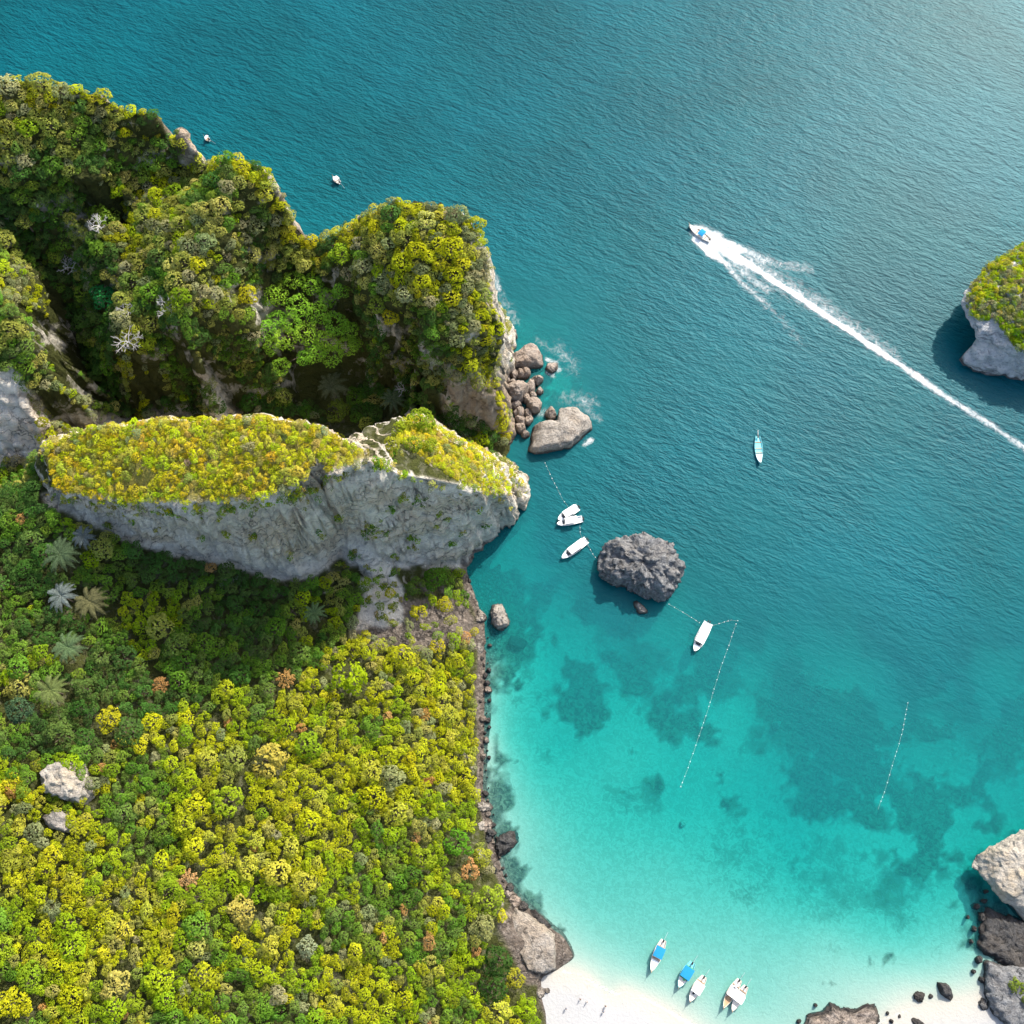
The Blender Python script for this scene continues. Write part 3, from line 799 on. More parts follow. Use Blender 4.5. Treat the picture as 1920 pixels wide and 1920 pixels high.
# foliage palettes; the darker greens also paint shade into the forest below the cliff
YEL = [(.42, .45, .014), (.38, .425, .014), (.46, .47, .02), (.37, .40, .02), (.43, .44, .05)]
GOLD = [(.50, .465, .02), (.46, .44, .016), (.53, .49, .04), (.42, .41, .02), (.49, .45, .05), (.40, .40, .02)]
LIME = [(.30, .41, .014), (.25, .37, .014), (.34, .43, .016), (.27, .36, .02), (.22, .33, .018)]
OLIVE = [(.30, .33, .06), (.36, .37, .08), (.26, .31, .06), (.40, .39, .10), (.29, .31, .06)]
GREEN = [(.13, .265, .025), (.17, .30, .033), (.11, .23, .028), (.195, .29, .033), (.15, .24, .045)]
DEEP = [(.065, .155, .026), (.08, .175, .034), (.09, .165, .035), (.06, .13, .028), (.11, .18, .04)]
GREY = [(.26, .29, .12), (.31, .32, .15), (.22, .26, .11), (.33, .32, .16)]
RUST = [(.46, .27, .08), (.50, .30, .10), (.42, .25, .09)]
NAMES = [(YEL, 'yellow green'), (GOLD, 'golden'), (LIME, 'lime green'), (OLIVE, 'olive'), (GREEN, 'mid green'), (DEEP, 'dark green'), (GREY, 'greyish'), (RUST, 'orange brown')]

Z_STRIP = [(922, 700), (945, 730), (955, 800), (945, 830), (925, 790)]
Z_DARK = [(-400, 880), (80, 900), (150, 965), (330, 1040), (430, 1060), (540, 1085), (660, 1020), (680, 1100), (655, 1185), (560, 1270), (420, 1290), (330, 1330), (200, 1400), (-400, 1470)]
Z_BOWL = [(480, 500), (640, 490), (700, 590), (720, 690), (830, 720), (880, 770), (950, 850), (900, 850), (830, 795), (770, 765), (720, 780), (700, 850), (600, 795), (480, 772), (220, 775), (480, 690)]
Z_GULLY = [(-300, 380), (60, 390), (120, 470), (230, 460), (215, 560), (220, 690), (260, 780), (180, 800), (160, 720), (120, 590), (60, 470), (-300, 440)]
NOVEG = [[(660, 1165), (690, 1100), (755, 1060), (770, 1090), (765, 1150), (850, 1115), (885, 1150), (905, 1190), (890, 1200), (830, 1190), (770, 1215), (700, 1205)],
         [(935, 1745), (955, 1700), (1000, 1715), (1040, 1750), (1085, 1790), (1020, 1850), (985, 1840), (960, 1800)],
         [(60, 1435), (125, 1432), (155, 1462), (150, 1500), (125, 1510), (90, 1480), (60, 1470)], [(70, 1520), (130, 1520), (145, 1560), (80, 1560)],
         [(335, 215), (372, 285), (352, 285), (330, 240)], [(820, 720), (925, 712), (935, 770), (920, 800), (850, 760)],
         [(-100, 700), (20, 690), (60, 760), (90, 830), (40, 860), (-100, 850)]]

rngv = np.random.default_rng(11)
def hits(a, b):
    out = np.zeros((3, len(a))); done = np.zeros(len(a), bool)
    for z in np.arange(92, -1, -.4):
        u, v = (a - 960.0) / 960.0 * T, (960.0 - b) / 960.0 * T
        k = (H - z) / (CT - v * ST)
        x, y = u * k, (v * CT + ST) * k
        m = ~done & (ground(x, y) >= z)
        out[0][m], out[1][m], out[2][m] = x[m], y[m], z
        done |= m
    out[2][~done] = -50
    return out
def scatter(x0, x1, y0, y1, radii_fn, n_try, accept, overlap=.78, seen=None):
    """random non overlapping discs; big ones first"""
    X = rngv.uniform(x0, x1, n_try); Y = rngv.uniform(y0, y1, n_try)
    Zg = ground(X, Y)
    if seen is not None:       # more candidates on what the photo shows of the steep slopes
        a, b = rngv.uniform(seen[0], seen[1], seen[4]), rngv.uniform(seen[2], seen[3], seen[4])
        x, y, z = hits(a, b)
        X, Y, Zg = np.append(X, x), np.append(Y, y), np.append(Zg, z)
    qx, qy = PX(X, Y, Zg + 2)
    ok = accept(X, Y, Zg, qx, qy)
    X, Y, Zg, qx, qy = X[ok], Y[ok], Zg[ok], qx[ok], qy[ok]
    r = radii_fn(X, Y, qx, qy)
    order = np.argsort(-r)
    cell = 3.0; gridd = {}
    out = []
    for i in order:
        ci, cj = int(X[i] // cell), int(Y[i] // cell)
        good = True
        rad = int(math.ceil((r[i] + 5) * overlap / cell))
        for a in range(ci - rad, ci + rad + 1):
            for b in range(cj - rad, cj + rad + 1):
                for (u, v, w, q) in gridd.get((a, b), ()):
                    if (u - X[i]) ** 2 + (v - Y[i]) ** 2 + (q - Zg[i]) ** 2 * .6 < ((w + r[i]) * overlap) ** 2:
                        good = False; break
                if not good: break
            if not good: break
        if good:
            gridd.setdefault((ci, cj), []).append((X[i], Y[i], r[i], Zg[i])); out.append(i)
    out = np.array(out, int)
    return X[out], Y[out], Zg[out], r[out], qx[out], qy[out]

def noveg(qx, qy):
    m = np.zeros(qx.shape, bool)
    for p in NOVEG: m |= inpoly(qx, qy, p)
    return m

TREES = []      # dicts: x y z r kind col colname zone
def pick(pal, rng=rngv):
    return pal[rng.integers(len(pal))]
def pname(pal):
    for p, n in NAMES:
        if p is pal: return n

BIG_TREE_PX = [(500, 540), (560, 505), (640, 560), (675, 640), (640, 680), (560, 690), (500, 690), (480, 600)]
def is_north(X, Y):
    return Y > np.interp(X, [-300, -120, -95, -20, 60], [100, 100, 106, 112, 112])

# ---- forest on the hill
def acc_hill(X, Y, Z, qx, qy):
    return (Z > 1.5) & ~is_north(X, Y) & ~inpoly(qx, qy, CLIFF_ZONE) & (~noveg(qx, qy) | ((rngv.random(len(X)) < .05) & inpoly(qx, qy, NOVEG[0]))) & (slope_at(X, Y) < 1.2) & (qx > -150) & (qy < 2050) & (qx < np.interp(qy, [1050, 1200, 1500, 1560, 1640, 1700, 1760, 1850, 1950], [862, 884, 892, 890, 922, 946, 950, 985, 1015]))
def rad_hill(X, Y, qx, qy):
    u = rngv.random(len(X))
    base = np.where(u < .007, rngv.uniform(3.2, 4.9, len(X)), np.where(u < .05, rngv.uniform(2.0, 3.1, len(X)), rngv.uniform(1.1, 2.3, len(X))))
    dk = inpoly(qx, qy, Z_DARK)
    return base * np.where(dk, 1.0, .92)
X, Y, Z, r, qx, qy = scatter(-190, 25, -80, 108, rad_hill, 40000, acc_hill, .54)
cl = fbm(X / 20, Y / 20, seed=71, octaves=3) * 1.3; cl2 = fbm(X / 8, Y / 8, seed=75, octaves=2)
cl3 = fbm(X / 5.5, Y / 5.5, seed=77, octaves=2)
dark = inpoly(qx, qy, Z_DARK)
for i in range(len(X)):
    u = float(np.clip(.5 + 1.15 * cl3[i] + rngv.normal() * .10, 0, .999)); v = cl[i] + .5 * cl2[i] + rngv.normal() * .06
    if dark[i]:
        pal = DEEP if v < .0 else GREEN if v < .42 else OLIVE if u < .6 else LIME  # darker greens put the cliff's cast shade into the leaf colour
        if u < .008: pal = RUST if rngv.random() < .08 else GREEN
    else:
        # greener towards the lower left corner and a seam through the middle
        g = smooth(1650, 1900, qy[i]) * smooth(330, 60, qx[i]) * .5 + math.exp(-((qy[i] - 1400 + .25 * (qx[i] - 500)) / 70) ** 2) * .3
        v -= g
        pal = GREEN if v < -.36 else LIME if v < .10 else YEL if v < .60 else (GOLD if u < .3 else YEL)
        if u < .02: pal = RUST if rngv.random() < .12 else YEL
        elif u < .10: pal = GREY
        elif u < .20: pal = OLIVE
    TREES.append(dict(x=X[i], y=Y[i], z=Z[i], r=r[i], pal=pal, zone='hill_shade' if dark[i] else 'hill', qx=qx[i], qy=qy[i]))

# ---- scrub and trees on the ridge
def acc_ridge(X, Y, Z, qx, qy):
    return (Z > 2) & is_north(X, Y) & ~inpoly(qx, qy, Z_SLAB) & ~inpoly(qx, qy, CLIFF_ZONE) & ~noveg(qx, qy) & (slope_at(X, Y) < 5.5) & (qx > -150) & (qx < 965)
def rad_ridge(X, Y, qx, qy):
    u = rngv.random(len(X))
    return np.where(u < .010, rngv.uniform(2.9, 4.4, len(X)), np.where(u < .09, rngv.uniform(1.8, 2.9, len(X)), rngv.uniform(1.0, 1.9, len(X)))) / (1 + .10 * np.minimum(slope_at(X, Y), 4))
X, Y, Z, r, qx, qy = scatter(-200, 25, 100, 225, rad_ridge, 45000, acc_ridge, .54, (-20, 965, 130, 860, 40000))
cl = fbm(X / 13, Y / 13, seed=81, octaves=3)
RP = np.array([(a, b) for a, b, c in RIM])
def rim_dist(qx, qy):
    d = 1e9
    for (a, b), (c, e) in zip(RP[:-1], RP[1:]):
        L = (c - a) ** 2 + (e - b) ** 2
        t = max(0, min(1, ((qx - a) * (c - a) + (qy - b) * (e - b)) / L))
        d = min(d, math.hypot(qx - a - t * (c - a), qy - b - t * (e - b)))
    return d
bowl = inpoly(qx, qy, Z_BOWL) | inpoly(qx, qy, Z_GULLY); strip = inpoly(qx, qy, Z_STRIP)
inrim = inpoly(qx, qy, [(a, b - 8) for a, b in RP] + [(925, 730), (960, 850), (-330, 1000)])
for i in range(len(X)):
    u = rngv.random(); v = cl[i] * 1.3 + rngv.normal() * .14
    rd_ = rim_dist(qx[i], qy[i])
    if strip[i]: pal = GOLD if u < .6 else YEL
    elif not inrim[i]:
        if u < .45: continue
        pal = OLIVE if u < .8 else GREY
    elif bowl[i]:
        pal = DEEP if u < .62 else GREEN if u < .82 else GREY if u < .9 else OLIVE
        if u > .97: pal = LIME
    else:
        near = math.exp(-(rd_ / 42) ** 2)
        if u < near * .6: pal = GOLD if u < .15 else YEL
        elif v < -.22: pal = GREEN if u < .7 else DEEP
        elif v < .10: pal = OLIVE if u < .7 else GREY if u < .85 else GREEN
        elif v < .34: pal = LIME if u < .35 else OLIVE if u < .75 else GREY
        else: pal = YEL if u < .5 else OLIVE if u < .7 else GREY
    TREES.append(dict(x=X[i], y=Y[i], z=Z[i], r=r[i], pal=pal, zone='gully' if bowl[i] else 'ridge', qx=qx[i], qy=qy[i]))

# drop what would stand inside the hand-placed trees (see below)
SPECIAL = [  # px, py, radius m, kind, colour, ground height guess, label
    (192, 553, 4.6, 'round', (.03, .20, .05), "emerald round tree alone in the dark gully"),
    (858, 1582, 5.0, 'fine', (.11, .27, .02), "bright green tree beside the dark shore boulders"),
    (882, 1632, 3.6, 'fine', (.55, .31, .12), "orange pink crowned tree next to the shoreline"),
    (905, 1610, 3.3, 'round', (.34, .36, .04), "yellow green tree between the orange crown and the shore boulders"),
    (915, 1690, 5.4, 'fine', (.26, .34, .03), "light green tree above the bare shore rock"),
    (905, 1735, 4.2, 'round', (.27, .28, .10), "pale olive tree left of the bare shore rock"),
    (935, 1800, 5.0, 'round', (.045, .10, .02), "dark green tree at the edge of the bare shore rock"),
    (925, 1850, 4.6, 'round', (.05, .11, .02), "dark green tree below its equally dark neighbour above the beach"),
    (965, 1835, 3.6, 'fine', (.34, .33, .03), "yellow green tree right of the two dark ones above the beach"),
    (500, 1425, 6.0, 'fine', (.46, .39, .07), "broad sandy yellow feathery tree in the middle of the forest"),
    (655, 1265, 6.4, 'fine', (.30, .40, .012), "large vivid lime tree near the foot of the rubble slope"),
    (205, 1350, 4.4, 'fine', (.44, .42, .02), "bright yellow tree at the edge of the cliff shadow"),
    (25, 1880, 5.2, 'fine', (.42, .42, .015), "bright yellow green tree in the bottom left corner"),
    (425, 1500, 5.6, 'fine', (.30, .40, .02), "large fresh lime tree in the sunny forest"),
    (350, 1650, 2.8, 'star', (.56, .34, .14), "small orange brown tree among lime crowns"),
    (535, 1272, 2.8, 'star', (.50, .30, .10), "orange crowned tree just outside the cliff shadow"),
    (300, 1285, 2.4, 'star', (.46, .26, .09), "rusty little tree inside the green cliff shadow"),
    (455, 1710, 4.8, 'fine', (.44, .38, .08), "sandy yellow feathery tree in the lower forest"),
    (575, 1775, 3.4, 'fine', (.30, .34, .19), "pale silvery green tree in the lower forest"),
    (215, 1850, 4.6, 'fine', (.47, .42, .10), "cream yellow feathery tree in the lower left forest"),
    (35, 1330, 4.2, 'round', (.07, .13, .06), "blue green round tree at the left edge of the shade"),
    (630, 770, 5.0, 'fine', (.16, .22, .03), "green bushy tree between the two gully palms"),
    (460, 545, 3.8, 'fine', (.44, .42, .02), "yellow tree left of the big bright green tree"),
    (728, 578, 3.0, 'round', (.46, .42, .02), "small yellow tree right of the big bright green tree"),
    (640, 480, 4.4, 'fine', (.22, .34, .02), "light green tree above the big bright green tree"),
    (145, 340, 6.6, 'fine', (.16, .24, .03), "broad green tree on the spur above the gully"),
    (180, 400, 5.4, 'fine', (.13, .23, .02), "green tree low on the spur above the dark gully"),
    (790, 790, 4.2, 'round', (.20, .28, .02), "green bush tree on the end of the yellow crest"),
    (760, 800, 3.0, 'fine', (.34, .38, .03), "lime bush tree at the tip of the yellow crest"),
    (815, 1085, 4.2, 'round', (.09, .20, .02), "dark green tree under the eastern cliff face"),
    (780, 1100, 3.8, 'fine', (.11, .18, .03), "green tree right of the pale rock chute"),
    (835, 1135, 3.0, 'round', (.38, .36, .02), "yellow green tree at the top of the rubble slope"),
    (785, 1150, 3.2, 'fine', (.44, .42, .02), "yellow tree on the bare rubble slope"),
    (820, 1215, 3.4, 'fine', (.42, .38, .02), "golden tree below the rubble slope"),
    (120, 1488, 1.8, 'fine', (.40, .40, .03), "yellow bush spilling over the front of the pale outcrop"),
    (70, 1436, 2.2, 'round', (.28, .30, .03), "olive bush behind the left end of the pale outcrop"),
    (150, 1500, 2.4, 'fine', (.34, .36, .02), "lime bush against the right end of the pale outcrop"),
    (748, 808, 3.0, 'fine', (.26, .33, .02), "lime bush at the left end of the yellow crest"),
    (775, 835, 2.8, 'round', (.15, .22, .02), "green bush in the hollow behind the yellow crest"),
    (805, 835, 2.6, 'fine', (.20, .27, .02), "smaller green bush on the yellow crest slope"),
    (735, 835, 2.6, 'round', (.30, .32, .03), "yellow green bush in the dark gap left of the crest"),
    (890, 1185, 1.7, 'round', (.44, .42, .03), "small yellow bush on the grey shore rocks"),
    (713, 1137, 1.6, 'round', (.20, .28, .04), "small green bush on the pale rock chute"),
]
sp_pos = []
for (a, b, rr, kind, col, lab) in SPECIAL:
    x, y, z = hit(a, b)
    th = rr * 1.0 + .6
    x, y = W(a, b, z + th * .9); z = float(ground(x, y))
    sp_pos.append((x, y, z, rr))
bx_, by_, bz_ = hit(580, 610)
bigc = W(580, 605, bz_ + 13)
PALMS = [(622, 722, 6.5, (.14, .16, .085), "star shaped palm in the dark gully below the big green tree"),
         (735, 748, 5.0, (.12, .16, .08), "smaller palm right of the star shaped gully palm"),
         (110, 1035, 6.6, (.10, .15, .075), "dark spreading palm under the left end of the cliff"),
         (108, 1112, 5.2, (.19, .225, .21), "silvery white palm in the shaded forest"),
         (165, 1128, 6.0, (.18, .175, .08), "straw coloured palm beside the silvery palm"),
         (125, 1212, 5.4, (.13, .20, .09), "pale green palm below the straw coloured palm"),
         (90, 1292, 5.6, (.19, .24, .075), "yellowish palm lowest in the shaded forest"),
         (150, 1000, 4.2, (.13, .16, .16), "small grey palm tucked against the cliff foot"),
         (590, 1150, 4.0, (.13, .20, .08), "feathery pale palm below the tip of the cliff")]
pm_pos = []
for (a, b, rr, col, lab) in PALMS:
    x, y, z = hit(a, b)
    x, y = W(a, b, z + 9); z = float(ground(x, y)); pm_pos.append((x, y, z, rr))
HEADS = [(515, 555, 3.9), (552, 525, 3.4), (585, 535, 3.8), (615, 560, 3.5), (640, 545, 2.6), (560, 575, 4.0), (597, 590, 3.9), (518, 600, 3.2), (500, 620, 3.4), (535, 635, 3.9), (510, 650, 3.0),
         (630, 608, 4.2), (655, 622, 3.3), (650, 650, 3.4), (612, 640, 3.8), (575, 625, 3.9), (590, 665, 3.6), (622, 668, 3.6), (528, 688, 3.1), (572, 672, 2.7), (665, 645, 2.4), (548, 605, 3.2)]
HPOS = []
for (a, b, rr) in HEADS:
    zc = max(hit(a, b)[2] + rr * .75, 37.0 - .0007 * ((a - 580) ** 2 + (b - 590) ** 2))
    HPOS.append((*W(a, b, zc), zc))
AVOID = [(x, y, rr * .8) for (x, y, z), (a, b, rr) in zip(HPOS, HEADS)] + [(x, y, rr * .85) for x, y, z, rr in sp_pos] + [(x, y, rr * .55) for x, y, z, rr in pm_pos] + [(bigc[0], bigc[1], 14.5)]
TREES = [t for t in TREES if all((t['x'] - a) ** 2 + (t['y'] - b) ** 2 > (c + t['r'] * .35) ** 2 for a, b, c in AVOID)]

# occlusion and frame: which of them does the photo show, and how large
def visible(x, y, z):
    n = np.linspace(0, 1, 60)[1:]
    for k in n:
        xx, yy, zz = x * (1 - k), y * (1 - k), z + (H - z) * k
        if zz > 95: break
        if ground(xx, yy) > zz + .5: return False
    return True
for t in TREES:
    th = t['r'] * rngv.uniform(.3, 1.1) + rngv.uniform(-.3, 1.2) + (1.0 if t['zone'].startswith('hill') else .2)
    if t['zone'] == 'ridge': th = t['r'] * .35
    t['th'] = th
    zz = t['z'] + th + t['r'] * .4
    t['px'], t['py'] = (float(v) for v in PX(t['x'], t['y'], zz))
    t['big'] = t['r'] / math.hypot(math.hypot(t['x'], t['y']), H - zz)
    t['rz'] = rngv.uniform(0, 6.283)
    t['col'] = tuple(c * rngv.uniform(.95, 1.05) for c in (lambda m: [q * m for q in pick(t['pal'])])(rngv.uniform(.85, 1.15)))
inframe = [t for t in TREES if -5 < t['px'] < 1925 and -5 < t['py'] < 1925]
inframe.sort(key=lambda t: -t['big'])
CHOSEN = []
for t in inframe:
    if len(CHOSEN) >= 300 - len(SPECIAL) - 1: break
    if visible(t['x'], t['y'], t['z'] + t['th'] + t['r']): CHOSEN.append(t)
chosen_ids = {id(t) for t in CHOSEN}

# the rest of the wood: one mass
def mass(name, items, kinds, label, cat):
    Qs, Ts = [], []
    for t in items:
        vs = VAR[kinds(t)]; Q, tint = vs[rngv.integers(len(vs))]
        c, s = math.cos(t['rz']), math.sin(t['rz'])
        M = np.array([[c, s, 0], [-s, c, 0], [0, 0, 1]])
        ax_ = rngv.uniform(.78, 1.2); sc = np.array((ax_, 2 - ax_, t.get('fl', rngv.uniform(.8, 1.15)))) * t['r']
        Qs.append((Q @ M) * sc + np.array((t['x'], t['y'], t['z'] + t['th'])))
        Ts.append(tint * np.array(t['col']))
        if t['th'] > 1.2:
            tq = trunk_quads(t['th'] + .2, .10 * t['r'] + .05) + np.array((t['x'], t['y'], t['z'] - .2))
            Qs.append(tq); Ts.append(np.tile((.10, .08, .06), (len(tq), 1)))
    Q = np.concatenate(Qs); Tt = np.concatenate(Ts)
    V, F, C = quads_to_mesh(Q, Tt)
    me = mesh_np(name, V, F, {'tint': ('FACE', 'FLOAT_COLOR', C)}, False, M_LEAF)
    o = obj_me(name, me); o.color = (1, 1, 1, 1)
    return tag(o, label, cat, kind='stuff')
rest = [t for t in TREES if id(t) not in chosen_ids]
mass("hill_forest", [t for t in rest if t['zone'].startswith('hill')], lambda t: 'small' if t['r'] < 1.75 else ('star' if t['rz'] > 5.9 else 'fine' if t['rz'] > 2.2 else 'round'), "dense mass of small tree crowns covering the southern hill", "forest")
mass("ridge_scrub", [t for t in rest if not t['zone'].startswith('hill')], lambda t: 'small' if t['r'] < 2.0 else 'round', "dense scrub of bushes covering the northern ridge", "scrub")

# golden scrub on the slab and crest, tufts on the faces
def acc_top(X, Y, Z, qx, qy):
    return (inpoly(qx, qy, Z_SLAB) | inpoly(qx, qy, Z_CREST)) & (slope_at(X, Y) < np.where(qx > 715, 4.0, 1.5)) & (Z > 4)
X, Y, Z, r, qx, qy = scatter(-140, 10, 75, 135, lambda X, Y, a, b: rngv.uniform(.8, 2.0, len(X)) * np.where(rngv.random(len(X)) < .05, 1.0, .62), 36000, acc_top, .60, (715, 1000, 760, 935, 5000))
BU = []
RICH = [(.53, .505, .022), (.50, .485, .02), (.56, .53, .035), (.46, .45, .024), (.52, .485, .06)]
for i in range(len(X)):
    u = rngv.random(); n_ = float(fbm(X[i] / 6, Y[i] / 6, seed=91, octaves=2))
    if ((qx[i] - 255) / 34) ** 2 + ((qy[i] - 890) / 24) ** 2 < 1 or ((qx[i] - 365) / 30) ** 2 + ((qy[i] - 930) / 18) ** 2 < 1:
        if u < .8: continue
    pal = RICH if u + n_ * .5 < .62 else YEL if u < .88 else OLIVE if u < .95 else GREY
    if qx[i] > 540 and qy[i] < 800 and u < .4: pal = LIME
    BU.append(dict(x=X[i], y=Y[i], z=Z[i], r=r[i], th=r[i] * rngv.uniform(.1, .6), rz=rngv.uniform(0, 6.28), col=tuple(c * rngv.uniform(.8, 1.15) for c in pick(pal)), fl=.8))
mass("golden_scrub", BU, lambda t: 'small' if t['r'] > 1.0 else 'bush', "golden yellow scrub matted over the top of the grey cliff", "scrub")
TUFTS = [(160, 800), (760, 935, 12, 12), (735, 955, 8, 7), (700, 985, 18, 9), (715, 1000, 14, 7), (690, 1000, 16, 8), (775, 1010, 8, 5), (900, 958, 12, 5), (820, 965, 8, 3), (840, 972, 5, 3), (770, 1025, 7, 4), (475, 1008, 7, 5), (545, 1040, 9, 4), (320, 962, 7, 4), (355, 968, 8, 4), (290, 990, 6, 3), (590, 925, 18, 7), (660, 1040, 16, 9), (640, 1060, 14, 8), (690, 1060, 10, 4), (706, 1075, 6, 3), (130, 935, 14, 8), (230, 945, 12, 7), (170, 945, 10, 6), (500, 945, 14, 8), (545, 935, 14, 8), (430, 955, 10, 6), (205, 985, 8, 4)]
FT = []
TUFTS += [(725, 872, 18, 16), (760, 888, 14, 10), (742, 850, 14, 10), (708, 868, 12, 8), (700, 1070, 12, 7), (722, 1100, 12, 7), (742, 1072, 10, 6), (690, 1128, 12, 8), (718, 1160, 14, 8), (755, 1120, 12, 6), (735, 1040, 10, 5), (700, 1100, 16, 6), (735, 1140, 10, 6), (820, 985, 7, 4), (870, 1000, 6, 3), (915, 985, 6, 3), (640, 975, 9, 5), (600, 1000, 8, 4), (420, 1000, 8, 4), (250, 975, 8, 5), (380, 1010, 6, 3), (795, 940, 10, 6), (850, 1020, 6, 3)]
for (a, b) in [(80, 855), (92, 895), (110, 925), (140, 935), (180, 942), (215, 946), (250, 950), (285, 952), (320, 955), (350, 957), (380, 955), (420, 950), (470, 942), (505, 936), (540, 930), (570, 918), (600, 905), (630, 892), (650, 882), (560, 926), (830, 905), (870, 914), (900, 920), (940, 926)]:
    for k in range(7):
        aa, bb = a + rngv.normal() * 13, b + abs(rngv.normal()) * 13 - 5
        x, y, z = hit(aa, bb)
        FT.append(dict(x=x, y=y, z=z, r=rngv.uniform(.5, 1.5), th=.1, rz=rngv.uniform(0, 6.28), col=tuple(c * rngv.uniform(.8, 1.15) for c in pick((YEL, OLIVE, GREY, LIME)[rngv.integers(4)]))))
for tf in TUFTS[1:]:
    a, b, rad, n_ = tf
    for k in range(n_):
        aa, bb = a + rngv.normal() * rad * .6, b + rngv.normal() * rad * .35
        x, y, z = hit(aa, bb)
        rr = rngv.uniform(.5, 1.4)
        FT.append(dict(x=x, y=y, z=z, r=rr, th=.1, rz=rngv.uniform(0, 6.28), col=tuple(c * rngv.uniform(.8, 1.2) for c in pick(GREEN if rngv.random() < .5 else OLIVE if rngv.random() < .6 else LIME))))
mass("cliff_tufts", FT, lambda t: 'bush', "small green tufts clinging to the grey cliff face", "tufts")
# ================================================================== single trees, palms, dead trees
LANDMARKS = [((105, 1460), 'the pale outcrop in the forest'), ((380, 860), 'the flat golden cliff top'), ((580, 610), 'the big bright green tree'),
             ((622, 722), 'the star shaped palm'), ((192, 553), 'the emerald tree in the gully'), ((800, 1190), 'the rubble slope'), ((400, 1070), 'the grey cliff foot'),
             ((855, 1585), 'the dark shore boulders'), ((1000, 1780), 'the bare shore rock'), ((500, 1425), 'the sandy yellow feathery tree'), ((350, 250), 'the bare brown slope'),
             ((600, 440), 'the low saddle of the ridge'), ((20, 760), 'the pale rock wall at the left edge'), ((108, 1112), 'the silvery white palm'), ((820, 400), 'the eastern ridge knob'),
             ((25, 1880), 'the bottom left corner'), ((215, 1850), 'the cream yellow feathery tree'), ((655, 1265), 'the vivid lime tree'), ((860, 740), 'the brown east wall'), ((575, 1775), 'the pale silvery tree'), ((880, 1420), 'the pebble shore'), ((350, 1650), 'the small orange brown tree'), ((430, 330), 'the second ridge hump')]
ORD = ['', 'second ', 'third ', 'fourth ', 'fifth ', 'sixth ', 'seventh ', 'eighth ', 'ninth ', 'tenth ', 'eleventh ', 'twelfth ']
def place_words(px, py):
    k = min(range(len(LANDMARKS)), key=lambda i: math.hypot(px - LANDMARKS[i][0][0], py - LANDMARKS[i][0][1]))
    (a, b), nm = LANDMARKS[k]
    dx, dy = px - a, py - b
    if abs(dx) > 2.2 * abs(dy): w = 'right of' if dx > 0 else 'left of'
    elif abs(dy) > 2.2 * abs(dx): w = 'below' if dy > 0 else 'above'
    else: w = ('lower ' if dy > 0 else 'upper ') + ('right of' if dx > 0 else 'left of')
    return w, nm, math.hypot(dx, dy)

def tree_proto(kind, i):
    Q, tint = VAR[kind][i]
    V, F, C = quads_to_mesh(Q, tint)
    cm = mesh_np("crown_" + kind, V, F, {'tint': ('FACE', 'FLOAT_COLOR', C)}, False, M_LEAF)
    tq = trunk_quads(1.12, .11, 6, .12)
    # a few limbs rising into the crown
    rg = np.random.default_rng(i + 5)
    ql = [tq]
    for k in range(4):
        a = k * 1.57 + rg.random(); b = np.array((math.cos(a) * .5, math.sin(a) * .5, 1.25)); s0 = np.array((.07, 0, .85))
        side = np.array((-math.sin(a), math.cos(a), 0)) * .05
        up = np.array((0, 0, .05))
        ql.append(np.array([[s0 - side, s0 + side, b + side * .3, b - side * .3], [s0 - up, s0 + up, b + up * .3, b - up * .3]]))
    tv, tf, _ = quads_to_mesh(np.concatenate(ql), np.ones((1, 3)))
    tm = mesh_np("trunk_" + kind, tv, tf, None, False, M_BARK)
    return cm, tm
PROTO = {k: [tree_proto(k, i) for i in range(len(VAR[k]))] for k in ('round', 'fine', 'star')}

def add_tree(x, y, z, r, th, rz, kind, col, label, group, name='tree', vi=None):
    cm, tm = PROTO[kind][(vi if vi is not None else rngv.integers(len(PROTO[kind])))]
    root = empty(name, (x, y, z - .15), rz)
    tag(root, label, 'tree', group)
    cr_ = obj_me('crown', cm, root); cr_.scale = (r, r, r * rngv.uniform(.85, 1.05)); cr_.location = (0, 0, th + .15)
    cr_.color = (*col, 1)
    tr = obj_me('trunk', tm, root); tr.scale = (r * .8, r * .8, max(.3, th + .3))
    return root

# order the chosen trees so that repeats of one description can be told apart by their distance outward
buckets = {}
for t in CHOSEN:
    cn = pname(t['pal'])
    size = 'large' if t['r'] > 3.6 else 'middling' if t['r'] > 2.9 else 'smaller'
    w, nm, d = place_words(t['px'], t['py'])
    sh = ' shaded' if t['zone'] in ('hill_shade', 'gully') else ''
    buckets.setdefault((size + sh, cn, w, nm), []).append((d, t))
GROUPS = {'hill': 'trees of the southern forest hill', 'hill_shade': 'trees in the shade of the cliff', 'ridge': 'trees on the northern ridge', 'gully': 'trees in the dark gully'}
for (size, cn, w, nm), lst in buckets.items():
    lst.sort(key=lambda q: q[0])
    for k, (d, t) in enumerate(lst):
        o_ = ORD[k] if k < len(ORD) else 'farthest '
        lab = f"{o_}{size} {cn} tree {w} {nm}" + ("" if k else "")
        kind = 'round' if rngv.random() < .5 else 'fine'
        if t['pal'] is RUST: kind = 'star'
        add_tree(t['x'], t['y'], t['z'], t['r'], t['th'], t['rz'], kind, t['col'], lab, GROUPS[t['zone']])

for (a, b, rr, kind, col, lab), (x, y, z, _) in zip(SPECIAL, sp_pos):
    add_tree(x, y, z, rr, rr * .7 + .6, rngv.uniform(0, 6), kind, col, lab, 'striking single trees', name='tree' if rr > 2 else 'bush')

